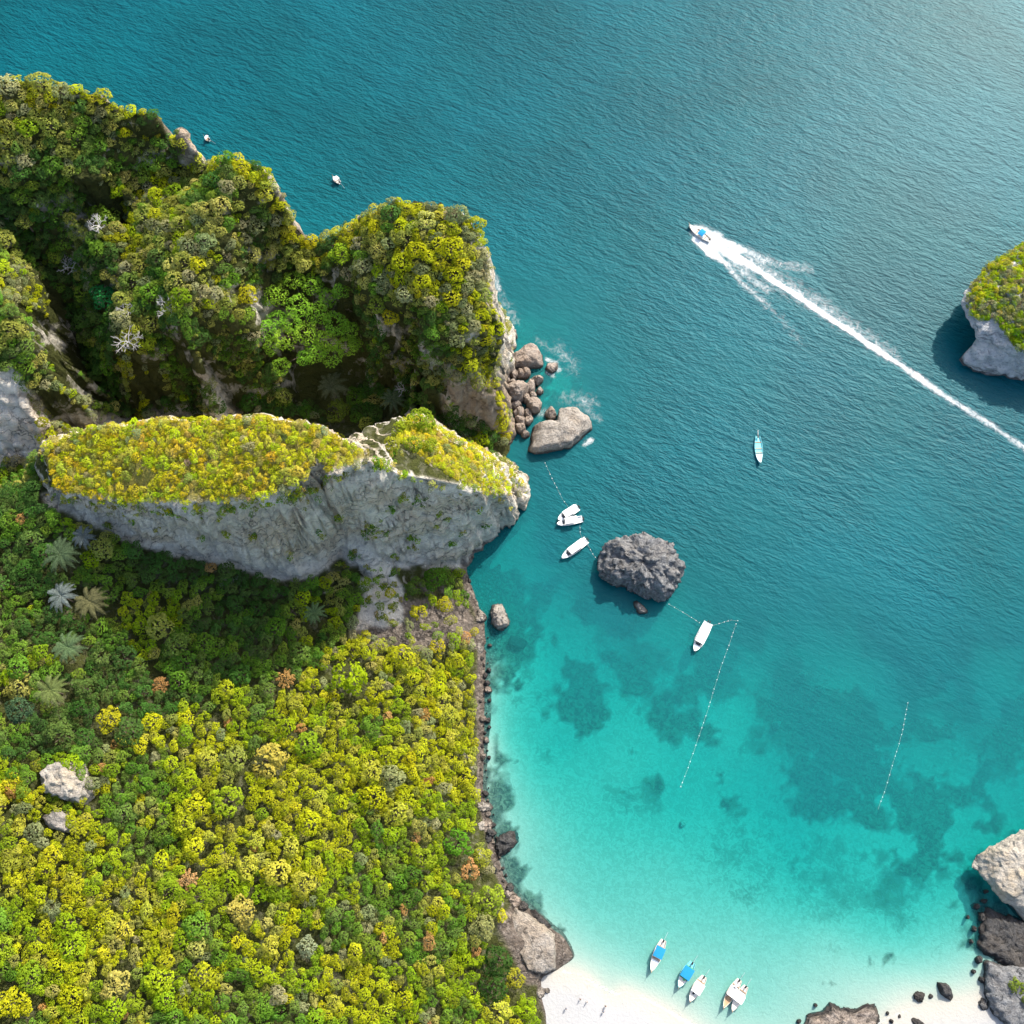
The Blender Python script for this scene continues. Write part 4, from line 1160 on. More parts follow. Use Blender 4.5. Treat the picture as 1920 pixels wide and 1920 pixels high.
# the big bright green tree of the bowl: many round heads on spreading limbs
gz = float(ground(*bigc))
root = tag(empty('broadleaf_tree', (bigc[0], bigc[1], gz - .2)), "huge bright green tree with round cauliflower heads filling the ridge bowl", 'tree')
rgb = np.random.default_rng(5)
trunk = []
hub = np.array((0, 0, 7.0))
tq = trunk_quads(7.2, .8, 8); trunk.append(tq)
for k, (a, b, rr) in enumerate(HEADS):
    x, y, zc = HPOS[k]
    L = np.array((x - bigc[0], y - bigc[1], zc - gz + .2))
    Q, tint = VAR['head'][k % 4]; rr *= 1.06
    c, s = math.cos(k * 1.3), math.sin(k * 1.3)
    V, F, C = quads_to_mesh((Q @ np.array([[c, s, 0], [-s, c, 0], [0, 0, 1]])) * (rr, rr, rr * .9) + L, tint * np.array((.21 + .07 * rgb.random(), .45, .04)))
    me = mesh_np("leaf_head", V, F, {'tint': ('FACE', 'FLOAT_COLOR', C)}, False, M_LEAF)
    o = obj_me('crown', me, root); o.color = (1, 1, 1, 1)
    d = L - hub; sd_ = np.cross(d, (0, 0, 1.0)); sd_ = sd_ / (np.linalg.norm(sd_) + 1e-6) * .22; up = np.array((0, 0, .2))
    trunk.append(np.array([[hub - sd_, hub + sd_, L + sd_ * .3, L - sd_ * .3], [hub - up, hub + up, L + up * .3, L - up * .3]]))
tv, tf, _ = quads_to_mesh(np.concatenate(trunk), np.ones((1, 3)))
obj_me('trunk', mesh_np('big_trunk', tv, tf, None, False, M_BARK), root)

# palms
def frond_quads(L, w, rise, droop, n=9):
    """one arching frond along +x: a midrib with leaflets on both sides"""
    out = []
    P = []
    for i in range(n + 1):
        s = i / n
        P.append(np.array((L * s * (1 - .12 * s), 0, rise * math.sin(s * 1.9) * L - droop * L * s * s)))
    for i in range(n):
        p, q = P[i], P[i + 1]
        ww = .05 * (1 - i / n) + .015
        out.append([p + (0, -ww, .02), q + (0, -ww, .02), q + (0, ww, .02), p + (0, ww, .02)])
        if i >= 1:
            for k in range(2):
                b = p + (q - p) * k / 2
                ll = w * math.sin(math.pi * min(1, .22 + .78 * (i + k / 2) / n)) + .08
                for sg in (-1, 1):
                    tip = b + np.array((ll * .55, sg * ll, -.25 * ll))
                    e = np.array((.11, 0, 0))
                    out.append([b - e, b + e, tip + e * .4, tip - e * .4])
    return np.array(out)
for pi, ((a, b, rr, col, lab), (x, y, z, _)) in enumerate(zip(PALMS, pm_pos)):
    rg = np.random.default_rng(40 + pi)
    root = tag(empty('palm', (x, y, z - .2), rg.uniform(0, 6)), lab, 'palm', 'palms')
    th = 8.5 if pi else 9.5
    obj_me('trunk', mesh_np('palm_trunk', *quads_to_mesh(trunk_quads(th, .24, 7, .25), np.ones((1, 3)))[:2], None, False, M_BARK), root)
    nf = 15 if rr > 5 else 12
    for k in range(nf):
        an = k / nf * 6.283 + rg.normal() * .12
        lift = rg.uniform(.18, .5)
        Q = frond_quads(rr * rg.uniform(.85, 1.1), rr * .12, lift, lift * .8 + .28)
        sh = np.clip(1 + rg.normal(size=len(Q)) * .15, .6, 1.4)
        V, F, C = quads_to_mesh(Q, sh[:, None] * np.array(col))
        o = obj_me('frond', mesh_np('frond', V, F, {'tint': ('FACE', 'FLOAT_COLOR', C)}, False, M_LEAF), root)
        o.location = (.2, 0, th); o.rotation_euler = (0, 0, an); o.color = (1, 1, 1, 1)

# bare, bleached trees
def dead_tree(a, b, size, lab, seed):
    rg = np.random.default_rng(seed)
    x, y, z = hit(a, b); z = float(ground(x, y))
    root = tag(empty('dead_tree', (x, y, z - .2)), lab, 'dead tree', 'bare bleached trees')
    def limb(p, d, L, r, lev, acc):
        q = p + d * L
        s1 = np.cross(d, (.3, .2, 1)); s1 /= np.linalg.norm(s1); s2 = np.cross(d, s1)
        r2 = r * .65
        ring = lambda c, rr_: [c + (s1 * math.cos(t_) + s2 * math.sin(t_)) * rr_ for t_ in (0, 1.57, 3.14, 4.71)]
        A, B = ring(p, r), ring(q, r2)
        for i in range(4): acc.append([A[i], A[(i + 1) % 4], B[(i + 1) % 4], B[i]])
        if lev > 0:
            for k in range(3):
                dd_ = d * .75 + rg.normal(size=3) * .55; dd_[2] = abs(dd_[2]) * .6; dd_ /= np.linalg.norm(dd_)
                limb(q if k else p + d * L * .7, dd_, L * rg.uniform(.6, .8), r2, lev - 1, acc)
    tq = []; limb(np.array((0., 0, 0)), np.array((.1, 0, 1.0)), size * .42, .22, 0, tq)
    obj_me('trunk', mesh_np('dead_trunk', *quads_to_mesh(np.array(tq), np.ones((1, 3)))[:2], None, False, M_PALEBARK), root)
    for k in range(5):
        acc = []; an = k * 1.26 + rg.random()
        limb(np.array((.04, 0, size * .38)), np.array((math.cos(an) * .8, math.sin(an) * .8, .5)), size * .34, .15, 3, acc)
        obj_me('branch', mesh_np('dead_branch', *quads_to_mesh(np.array(acc), np.ones((1, 3)))[:2], None, False, M_PALEBARK), root)
dead_tree(318, 585, 5.5, "bleached bare tree on the middle ridge spur", 1)
dead_tree(248, 650, 7.0, "larger white bare tree on the gully edge of the middle spur", 2)
dead_tree(140, 505, 6.0, "grey bare tree deep in the dark gully", 3)
dead_tree(240, 590, 4.0, "short bare tree above the larger white one on the gully edge", 4)
dead_tree(190, 430, 4.5, "pale bare tree at the foot of the green spur", 5)
dead_tree(760, 735, 4.5, "grey bare tree beside the smaller gully palm", 6)
# ================================================================== rocks
def resample(poly, n, c):
    """closed polygon (world) -> n points by angle round c"""
    P = np.array(list(poly) + [poly[0]])
    seg = np.hypot(*np.diff(P, axis=0).T); s = np.append(0, np.cumsum(seg))
    t = np.linspace(0, s[-1], n * 6, endpoint=False)
    Q = np.stack([np.interp(t, s, P[:, 0]), np.interp(t, s, P[:, 1])], 1)
    ang = np.unwrap(np.arctan2(Q[:, 1] - c[1], Q[:, 0] - c[0]))
    if ang[-1] < ang[0]:
        Q = Q[::-1]; ang = np.unwrap(np.arctan2(Q[:, 1] - c[1], Q[:, 0] - c[0]))
    base = ang[0]; a = ang - base
    o = np.argsort(a); a, Q = a[o], Q[o]
    a = np.append(a, a[0] + 2 * math.pi); Q = np.vstack([Q, Q[:1]])
    th = (np.linspace(0, 2 * math.pi, n, endpoint=False) - base) % (2 * math.pi)
    return np.stack([np.interp(th, a, Q[:, 0]), np.interp(th, a, Q[:, 1])], 1)

def loft_rock(name, rings, mat, seed, n=96, sub=5, top=None, amp=.5, fs=2.0, label=None, cat='rock', group=None, crag=1.0, kind=None, facets=20):
    """rings: [(polygon world, z)] from the bottom up; closes over the last ring with a lumpy top"""
    c = np.mean(np.array(rings[-1][0]), 0)
    R_ = [(resample(p, n, c), z) for p, z in rings]
    rows = []
    for (p, z), (q, w) in zip(R_[:-1], R_[1:]):
        for k in range(sub):
            f = k / sub
            rows.append(np.column_stack([p + (q - p) * f, np.full(n, z + (w - z) * f)]))
    p, z = R_[-1]
    cap = max(4, int(sub * 2.4)); topc, topz = (top if top else (c, z))
    for k in range(cap):
        f = k / cap
        rows.append(np.column_stack([p + (np.array(topc) - p) * f, np.full(n, z + (topz - z) * (1 - (1 - f) ** 2))]))
    V = np.concatenate(rows); m = len(rows)
    V = np.vstack([V, [[topc[0], topc[1], topz]]])
    size = max(np.ptp(V[:, 0]), np.ptp(V[:, 1]))
    rgf = np.random.default_rng(seed + 1000); cc = V.mean(0)
    for q in range(facets):                      # flat broken faces
        nn_ = rgf.normal(size=3); nn_[2] = abs(nn_[2]) * .8 + .05; nn_ /= np.linalg.norm(nn_)
        dt = (V - cc) @ nn_; lim = dt.max() * rgf.uniform(.66, .94)
        V = V - nn_ * (np.maximum(0, dt - lim) * .92)[:, None]
    o = V - V.mean(0); o[:, 2] *= .6; nn = o / (np.linalg.norm(o, axis=1, keepdims=True) + 1e-6)
    d = (1 - np.abs(fbm(V[:, 0] / fs, V[:, 1] / fs, V[:, 2] / fs, seed=seed, octaves=4)) * 2.4) * .6 * crag + fbm(V[:, 0] / fs * 2.7, V[:, 1] / fs * 2.7, V[:, 2] / fs * 2.7, seed=seed + 9, octaves=3) * .6 - .2
    V = V + nn * (d * amp)[:, None] + np.array((0, 0, 1)) * (fbm(V[:, 0] / fs * 1.4, V[:, 1] / fs * 1.4, seed=seed + 4, octaves=3) * amp * .7)[:, None] * (V[:, 2] > rings[0][1] + .3)[:, None]
    F = []
    for r_ in range(m - 1):
        a = r_ * n + np.arange(n); b = r_ * n + (np.arange(n) + 1) % n
        F.append(np.stack([a, b, b + n, a + n], 1))
    a = (m - 1) * n + np.arange(n); b = (m - 1) * n + (np.arange(n) + 1) % n
    F.append(np.stack([a, b, np.full(n, len(V) - 1), np.full(n, len(V) - 1)], 1))
    F = np.concatenate(F)
    # the last fan as triangles: quads with a doubled corner are not allowed, so build with from_pydata there
    me = bpy.data.meshes.new(name)
    base = np.array([V[:, 0].mean(), V[:, 1].mean(), 0.0])
    faces = [tuple(f) if f[2] != f[3] else (f[0], f[1], f[2]) for f in F.tolist()]
    me.from_pydata((V - base).tolist(), [], faces)
    me.polygons.foreach_set('use_smooth', np.ones(len(faces), bool))
    me.materials.append(mat); me.update()
    ob = obj_me(name, me); ob.location = base
    tag(ob, label, cat, group, kind)
    return ob

def wpoly(poly, z):
    return [W(a, b, z) for a, b in poly]
def shrink(P, f, c=None, sh=(0, 0)):
    P = np.array(P); c = P.mean(0) if c is None else np.array(c)
    return [tuple(q) for q in (c + (P - c) * f + np.array(sh))]
def rock(name, poly, h, mat, seed, label, group=None, zref=None, amp=None, fs=None, n=72, base=-2.2, cat='rock', steep=.9, z0=0.0, lean=(0, 0), facets=20):
    P = wpoly(poly, z0 + (h * .35 if zref is None else zref))
    size = max(np.ptp(np.array(P)[:, 0]), np.ptp(np.array(P)[:, 1]))
    amp = size * .045 if amp is None else amp; fs = max(.7, size * .17) if fs is None else fs
    return loft_rock(name, [(shrink(P, 1.06), z0 + base), (P, z0 + .05), (shrink(P, .5 + .5 * steep, sh=np.array(lean) * .5), z0 + h * .6), (shrink(P, .35 + .5 * steep, sh=lean), z0 + h * .9)], mat, seed, n=n, sub=4, top=(tuple(np.mean(np.array(P), 0) + lean), z0 + h), amp=amp, fs=fs, label=label, group=group, cat=cat, facets=facets)
def ell(a, b, rx, ry, rot=0.0, seed=0, n=14):
    rg = np.random.default_rng(int(a * 7 + b * 13) + seed)
    out = []
    for k in range(n):
        t = k / n * 6.283; q = 1 + rg.normal() * .09
        x, y = rx * q * math.cos(t), ry * q * math.sin(t)
        out.append((a + x * math.cos(rot) - y * math.sin(rot), b + x * math.sin(rot) + y * math.cos(rot)))
    return out

# the dark stack in the middle of the bay
STACK = [(1129, 1031), (1140, 1022), (1171, 1014), (1192, 1008), (1208, 1013), (1230, 1020), (1256, 1029), (1266, 1049), (1277, 1071), (1271, 1088), (1261, 1103), (1258, 1116), (1241, 1122), (1219, 1116), (1197, 1107), (1171, 1095), (1149, 1092), (1131, 1079), (1128, 1062), (1126, 1051)]
P = wpoly(STACK, 3.5)
loft_rock('rock_stack', [(shrink(P, 1.02), -3), (shrink(P, .97), .3), (P, 3.0), (shrink(P, .93, sh=(.6, .8)), 6.6), (shrink(P, .72, sh=(1.4, 1.6)), 8.6)], M_DARKROCK, 3, n=190, sub=8, top=(tuple(np.mean(np.array(P), 0) + (1.8, 2.0)), 9.2), amp=2.0, fs=2.9, facets=1,
          label="big craggy dark grey rock stack alone in the middle of the bay", crag=1.2)
rock('rock', [(1184, 1126), (1192, 1124), (1203, 1134), (1218, 1144), (1211, 1153), (1197, 1153), (1189, 1140)], 1.5, M_PALEROCK, 5, "small brownish rock just below the dark rock stack")

# boulder pile under the east wall
rock('boulder', [(936, 690), (955, 672), (968, 660), (980, 641), (995, 640), (1010, 652), (1022, 664), (1024, 680), (1012, 690), (985, 693), (955, 696)], 4.6, M_BROWNROCK, 11, "large flat topped brown boulder at the top of the pile", 'boulders under the east wall', amp=.6)
rock('boulder', [(982, 818), (998, 797), (1022, 792), (1044, 790), (1048, 768), (1062, 761), (1080, 764), (1095, 777), (1111, 792), (1114, 818), (1098, 832), (1070, 837), (1040, 843), (1005, 849), (986, 842)], 5.2, M_PALEROCK, 12, "longest pale boulder jutting into the sea below the pile", 'boulders under the east wall', amp=.75, n=120, facets=10)
rock('boulder', ell(1034, 688, 11, 14, .3), 1.8, M_BROWNROCK, 13, "round brown rock with a white rim of wash off the pile", 'boulders under the east wall')
PILE = [(958, 627, 11, 9), (941, 697, 8, 7), (950, 712, 9, 8), (963, 701, 9, 8), (976, 700, 8, 9), (985, 700, 9, 9), (1008, 712, 11, 9), (952, 730, 12, 10), (969, 735, 20, 16), (994, 726, 10, 12), (1000, 742, 8, 7), (986, 748, 9, 8), (1001, 759, 14, 13), (968, 759, 9, 8), (976, 772, 9, 9), (990, 775, 8, 7), (976, 787, 9, 10), (991, 788, 8, 8), (976, 803, 10, 9), (1033, 775, 11, 9), (968, 775, 7, 7), (1012, 733, 7, 6), (962, 718, 7, 6), (985, 815, 7, 6)]
for k, (a, b, rx, ry) in enumerate(PILE):
    size = 'big' if rx > 13 else 'middling' if rx > 8.5 else 'small'
    up = 'mid pile' if 700 < b < 765 else 'above the long pale boulder' if b >= 765 else 'above the flat topped boulder' if b < 650 else 'below the flat topped boulder'
    side = 'next to the cliff wall' if a < 965 else 'on the seaward side' if a > 992 else 'in the middle of the pile'
    key = f"{size} brown boulder {up} {side}"
    cnt = globals().setdefault('_pilecnt', {}); cnt[key] = cnt.get(key, 0) + 1
    lab = key if cnt[key] == 1 else ORD[cnt[key] - 1] + key
    rx *= 1.22; ry *= 1.18
    rock('boulder', ell(a, b, rx, ry, k * .7), rx * .30, M_BROWNROCK, 20 + k, lab, 'boulders under the east wall', n=40, amp=rx * .022)

# rocks along the western shore
rock('rock', [(914, 1137), (925, 1128), (938, 1126), (947, 1145), (957, 1166), (960, 1180), (945, 1186), (932, 1178), (920, 1165)], 3.6, M_PALEROCK, 51, "grey upright rock on the shore below the cliff tip", amp=.6)
rock('rock', ell(899, 1160, 13, 16, .4), 1.6, M_PALEROCK, 52, "pale pinkish shore rock left of the grey upright rock", amp=.5)
rock('rock', ell(897, 1215, 11, 16, .1), 1.6, M_PALEROCK, 53, "pale slab of shore rock under the small yellow bush", amp=.35)
rock('rock', [(1000, 1205), (975, 1195), (955, 1190), (940, 1200), (960, 1212), (985, 1217)], 1.0, M_REEFROCK, 54, "flat black reef tongue reaching into the water below the upright rock", amp=.35, base=-1.4, z0=-1.35)
rock('rock', [(920, 1572), (945, 1560), (972, 1554), (975, 1568), (966, 1586), (948, 1600), (937, 1608), (930, 1590)], 1.6, M_REEFROCK, 55, "jagged black rock jutting furthest into the turquoise shallows", amp=.7)
rock('rock', ell(898, 1548, 13, 18, .2), 2.6, M_PALEROCK, 56, "smooth pale grey boulder beside the bright green shore tree", amp=.25)
rock('rock', ell(905, 1512, 18, 12, .1), 1.8, M_PALEROCK, 57, "grey boulder above the smooth pale one on the shore", amp=.5)
rock('rock', ell(920, 1548, 10, 8, .1), 1.1, M_REEFROCK, 58, "dark rock right of the smooth pale boulder", amp=.4)
rock('rock', [(985, 1690), (1000, 1702), (1020, 1722), (1045, 1745), (1044, 1752), (1028, 1748), (1005, 1730), (988, 1712)], 1.3, M_REEFROCK, 59, "long black reef ledge along the bare shore rock", amp=.6)
SHR = [(880, 1088), (884, 1105), (880, 1125), (897, 1195), (915, 1195), (918, 1210)] + [(float(np.interp(b, [1200, 1300, 1480, 1560, 1650, 1690, 1740], [903, 905, 903, 918, 938, 962, 1005])) + ((q * 37) % 11 - 5) * 2.6, b + (q * 53) % 7 - 3) for q, b in enumerate(range(1215, 1740, 5))]
rgs = np.random.default_rng(77)
for k, (a, b) in enumerate(SHR):
    rx = (1.6 + 6.5 * rgs.random() ** 3.2) * (1.9 if b > 1540 else 1)
    pale = rgs.random() < .35
    lower = b > 1500
    lab = ("pale" if pale else "dark") + (" boulder in the broken line of rocks along the lower forest shore" if lower else " boulder in the narrow pebble shore beside the upper forest edge")
    rock('shore_boulder', ell(a, b, rx, rx * rgs.uniform(.6, 1.0), rgs.uniform(0, 3)), rx * rgs.uniform(.10, .2), M_BROWNROCK if pale else M_REEFROCK, 100 + k, lab,
         ("pale" if pale else "dark") + (" lower shore boulders" if lower else " upper shore boulders"), n=26, amp=rx * .035, base=-.8, z0=.25, cat='boulder')
rock('rock', [(945, 1742), (966, 1702), (992, 1716), (1020, 1738), (1046, 1760), (1066, 1790), (1042, 1815), (1015, 1832), (990, 1842), (975, 1815), (958, 1780)], 3.0, M_PALEROCK, 61, "broad bare pale shore rock between the forest and the beach", amp=.8, fs=3.2, n=120, base=-1.5, z0=1.5, facets=5)
rock('rock', ell(1012, 1862, 9, 14, .2), 1.2, M_PALEROCK, 62, "grey rock at the top of the beach under the trees", z0=.6, amp=.3)
rock('rock', ell(1027, 1858, 8, 6, .2), .7, M_PALEROCK, 63, "little grey rock lying on the sand beside the trees", z0=.5, amp=.2)

# pale outcrop in the forest
P = wpoly([(60, 1446), (75, 1432), (105, 1427), (132, 1432), (152, 1448), (154, 1468), (146, 1490), (126, 1508), (100, 1506), (80, 1490), (62, 1475)], 41)
gzo = float(ground(*np.mean(np.array(P), 0)))
loft_rock('outcrop', [(shrink(P, 1.12), gzo - 2), (shrink(P, 1.04), gzo + 1.6), (shrink(P, .96), gzo + 3.6), (shrink(P, .8), gzo + 4.6)], M_WHITEROCK, 70, n=90, sub=5, top=(tuple(np.mean(np.array(P), 0)), gzo + 5.6), amp=1.3, fs=2.8, facets=5,
          label="pale bare rock outcrop standing out of the lower left forest", cat='rock')
P = wpoly([(72, 1530), (95, 1518), (120, 1520), (142, 1545), (138, 1562), (110, 1558), (85, 1550)], 36)
gzo = float(ground(*np.mean(np.array(P), 0)))
loft_rock('outcrop', [(shrink(P, 1.1), gzo - 2), (P, gzo + 2.2), (shrink(P, .8), gzo + 3.6)], M_PALEROCK, 71, n=60, sub=4, top=(tuple(np.mean(np.array(P), 0)), gzo + 4.0), amp=.6, fs=2.4, label="lower brownish rock just below the pale outcrop", cat='rock')

# islet at the right edge, with its overhanging foot
ISB = [(1800, 672), (1803, 686), (1838, 698), (1882, 706), (1932, 716), (2000, 730), (2080, 720), (2120, 670), (2090, 580), (2020, 520), (1950, 520), (1895, 545), (1860, 590), (1842, 640), (1815, 650)]
ISR = [(1804, 568), (1812, 548), (1830, 525), (1850, 498), (1882, 482), (1920, 457), (1990, 430), (2080, 430), (2130, 520), (2120, 620), (2050, 685), (1980, 685), (1925, 672), (1893, 656), (1862, 640), (1832, 628), (1814, 600)]
ISM = [(1797, 655), (1806, 640), (1835, 690), (1880, 700), (1925, 706)]
b0, r0 = wpoly(ISB, 0), wpoly(ISR, 11)
islet = loft_rock('islet', [(shrink(b0, 1.03), -4), (b0, 1.0), (shrink(b0, 1.0), 3.5), (r0, 10), (shrink(r0, .92), 12.5)], M_CLIFF, 80, n=220, sub=10, top=(tuple(np.mean(np.array(r0), 0) + (2, 4)), 18), amp=1.5, fs=5, facets=0,
                  label="sheer grey islet with a green top at the right edge", cat='islet')
# pale overhanging rock and black reef in the lower right corner
WR = [(1818, 1621), (1835, 1603), (1848, 1592), (1850, 1579), (1870, 1575), (1890, 1566), (1905, 1551), (1930, 1543), (2000, 1530), (2060, 1600), (2040, 1700), (1970, 1722), (1925, 1708), (1890, 1692), (1866, 1672), (1855, 1652), (1836, 1636)]
WB = [(1872, 1668), (1876, 1630), (1900, 1600), (1960, 1575), (2040, 1580), (2070, 1650), (2040, 1725), (1960, 1735), (1915, 1725)]
wb, wr = wpoly(WB, 0), wpoly(WR, 6)
cliffrock = loft_rock('overhanging_rock', [(wb, -3), (wb, 1.5), (wr, 5), (shrink(wr, .9), 7.5)], M_WHITEROCK, 85, n=180, sub=8, facets=8, top=(tuple(np.mean(np.array(wr), 0)), 9), amp=1.1, fs=3.6, label="pale overhanging rock above a dark hollow at the right edge", cat='rock')
rock('reef', [(1850, 1700), (1880, 1715), (1930, 1730), (1990, 1745), (1990, 1800), (1930, 1830), (1885, 1830), (1858, 1800), (1836, 1772), (1838, 1740)], 1.6, M_REEFROCK, 86, "black rugged reef under the pale overhanging rock", amp=1.1, fs=2.2, n=130, cat='rock', facets=5)
rock('reef', [(1850, 1800), (1880, 1812), (1930, 1810), (2000, 1830), (2010, 1960), (1930, 1975), (1880, 1940), (1862, 1900), (1846, 1860)], 3.4, M_DARKROCK, 87, "grey cracked reef rock in the bottom right corner", amp=1.0, fs=2.6, n=130, cat='rock', facets=5)
rock('reef', [(1506, 1925), (1520, 1906), (1548, 1902), (1560, 1888), (1578, 1896), (1602, 1900), (1622, 1888), (1645, 1890), (1662, 1922), (1650, 1990), (1540, 1990)], 1.5, M_BROWNROCK, 88, "brown rock with black spiky edges cut by the bottom frame", amp=1.0, fs=1.8, n=110, cat='rock', facets=3)
rock('reef', [(1500, 1928), (1516, 1902), (1545, 1896), (1556, 1880), (1580, 1890), (1604, 1893), (1626, 1882), (1650, 1886), (1668, 1922), (1655, 1990), (1530, 1990)], .45, M_REEFROCK, 89, "low black reef fringe around the brown bottom rock", amp=.7, fs=1.2, n=110, cat='rock', base=-1, facets=2)
for k, (a, b, rx) in enumerate([(1832, 1700, 7), (1842, 1720, 9), (1828, 1742, 6), (1846, 1690, 6), (1822, 1765, 5), (1836, 1800, 8), (1826, 1822, 5), (1842, 1838, 7), (1816, 1720, 4), (1850, 1672, 5), (1672, 1915, 5), (1664, 1900, 4), (1498, 1915, 5), (1530, 1885, 4)]):
    rock('reef_rock', ell(a, b, rx, rx * .75, k), rx * .2, M_REEFROCK, 300 + k, "small black reef rock scattered in the shallows off the corner reef", 'reef rocks off the corner reef', n=28, amp=rx * .05, base=-1.2)
rock('boulder', [(1760, 1834), (1773, 1837), (1781, 1852), (1788, 1870), (1783, 1881), (1773, 1875), (1763, 1860), (1756, 1846)], 1.9, M_REEFROCK, 90, "long dark boulder lying at the waterline on the right", amp=.25)
rock('boulder', ell(1724, 1868, 12, 10, .4), 1.2, M_REEFROCK, 91, "squat dark boulder left of the long one", amp=.4)
rock('boulder', ell(1745, 1868, 5, 5), .6, M_REEFROCK, 92, "smallest dark boulder between its two larger neighbours", n=26, amp=.12)
rock('boulder', [(1704, 1902), (1720, 1908), (1735, 1922), (1760, 1935), (1740, 1950), (1716, 1930)], 1.0, M_REEFROCK, 93, "dark boulder touching the bottom edge on the sand", amp=.4)
rock('boulder', ell(1686, 1906, 4, 5), .5, M_REEFROCK, 94, "pebble sized dark boulder left of the bottom edge boulder", n=22, amp=.1)
rock('boulder', [(1835, 1865), (1850, 1870), (1858, 1890), (1845, 1900), (1832, 1885)], 1.0, M_DARKROCK, 95, "grey boulder on the sand at the reef foot", amp=.3)
for (a, b, r_, lab) in [(998, 958, 9, "pale drowned rock beside the cliff tip"), (1502, 1270, 10, "pale round coral head in the outer bay"), (1536, 1296, 8, "curved pale coral head right of the round one"), (1455, 1360, 8, "small pale coral head in the middle of the bay"), (1280, 1545, 8, "pale coral head in the shallows above the beached boats")]:
    x, y = W(a, b, -2); dd_ = float(depth(np.array([x]), np.array([y]))[0])
    rock('coral_head', ell(a, b, r_, r_ * .9), max(.6, dd_ - 1.5) if dd_ > 2 else .5, M_CORAL, 96, lab, 'coral heads', zref=0, z0=-dd_, base=-.5, n=30, amp=.2, cat='coral head')

# scrub on the islet, the outcrop and the corner reef
from mathutils.bvhtree import BVHTree
def bvh_of(ob):
    me = ob.data; off = ob.location
    return BVHTree.FromPolygons([v.co + off for v in me.vertices], [tuple(p.vertices) for p in me.polygons])
IB = bvh_of(islet); IT = []
rgi = np.random.default_rng(9)
GZ = [(1806, 568), (1830, 525), (1850, 498), (1882, 482), (1920, 457), (2080, 430), (2130, 600), (2000, 680), (1945, 668), (1915, 665), (1890, 630), (1868, 600), (1835, 600), (1822, 590)]
rr_ = np.array(r0)
for k in range(5200):
    x, y = rgi.uniform(rr_[:, 0].min(), rr_[:, 0].max()), rgi.uniform(rr_[:, 1].min(), rr_[:, 1].max())
    h_ = IB.ray_cast(Vector((x, y, 80)), Vector((0, 0, -1)))
    if h_[0] is None or h_[1].z < .35: continue
    a, b = PX(x, y, h_[0].z)
    if not inpoly(np.array([a]), np.array([b]), GZ)[0]: continue
    if any((x - t['x']) ** 2 + (y - t['y']) ** 2 < (.62 * (t['r'])) ** 2 for t in IT[-400:]): continue
    u = rgi.random(); s = fbm(np.array([x / 7]), np.array([y / 7]), seed=5)[0]
    low = smooth(560, 640, b)
    pal = LIME if u < .25 + .5 * low + s * .4 else YEL if u < .5 + s else GREY if u < .8 else OLIVE
    IT.append(dict(x=x, y=y, z=h_[0].z, r=rgi.uniform(.7, 1.7), th=.1, rz=rgi.uniform(0, 6), col=tuple(c * rgi.uniform(.85, 1.15) for c in pick(pal, rgi))))
mass('islet_scrub', IT, lambda t: 'small', "green and greyish scrub covering the top of the right islet", 'scrub')
for (a, b, r_, col, lab) in [(1908, 1852, 3.0, (.18, .24, .03), "green bush on the grey reef rock in the bottom right corner"), (1932, 1880, 2.8, (.15, .20, .03), "green bush at the right frame edge on the grey reef rock")]:
    x, y = W(a, b, 4); add_tree(x, y, 2.4, r_, .5, 1.0, 'fine', col, lab, None, 'bush', 1)
for k, (a, b, r_, lab) in enumerate([(30, 1470, 4.2, "brightest yellow bush left of the pale outcrop"), (55, 1500, 3.2, "yellow bush at the lower left foot of the pale outcrop"), (10, 1500, 3.0, "yellow bush at the left edge below its brighter neighbour"), (98, 1482, 1.4, "tiny yellow bush growing on the pale outcrop")]):
    x, y, z = hit(a, b); zz = float(ground(x, y)) + (6 if k == 3 else 0)
    add_tree(x, y, zz, r_, 1.5 if k < 3 else .2, k, 'fine', (.46, .44, .02), lab, 'yellow bushes round the pale outcrop', 'bush', k)

# ================================================================== foam on the water
def foam(name, segs, label, cat, step=.6, z=.05):
    A = np.array([W(s[0], s[1]) for s in segs] + [W(s[2], s[3]) for s in segs])
    x0, y0 = A.min(0) - 8; x1, y1 = A.max(0) + 8
    X, Y = np.meshgrid(np.arange(x0, x1, step), np.arange(y0, y1, step))
    px, py = PX(X, Y, np.zeros_like(X)); D_ = np.zeros_like(X)
    wob = fbm(X / 4, Y / 4, seed=3, octaves=3) * 5
    for (a, b, c, e, w1, w2, d1, d2) in segs:
        L = (c - a) ** 2 + (e - b) ** 2 + 1e-9
        t = np.clip(((px - a) * (c - a) + (py - b) * (e - b)) / L, 0, 1)
        w = w1 + (w2 - w1) * t
        dist = np.hypot(px - a - t * (c - a), py - b - t * (e - b)) + wob * np.minimum(1, w / 12)
        D_ = np.maximum(D_, (d1 + (d2 - d1) * t) * np.exp(-(dist / w) ** 2))
    n2, n1 = X.shape
    F = grid_faces(n1, n2); F = F[D_.ravel()[F].max(1) > .03]
    used, inv = np.unique(F, return_inverse=True)
    V = np.stack([X, Y, np.full_like(X, z)], -1).reshape(-1, 3)[used]
    me = mesh_np(name, V, inv.reshape(F.shape), {'foaminess': ('POINT', 'FLOAT', D_.ravel()[used])}, True, M_FOAM)
    return tag(obj_me(name, me), label, cat, kind='stuff')
CL = [(1334, 457), (1393, 487), (1447, 525), (1494, 553), (1541, 587), (1600, 625), (1650, 660), (1700, 692), (1745, 724), (1790, 755), (1850, 792), (1920, 840), (2010, 900)]
WID = [5.5, 4.8, 4.4, 4.4, 4.7, 5.2, 5.8, 7, 7, 7, 6.5, 6.5, 6.5]
DEN = [1.6, 1.5, 1.4, 1.3, 1.2, 1.1, 1.0, .9, .8, .7, .62, .55, .45]
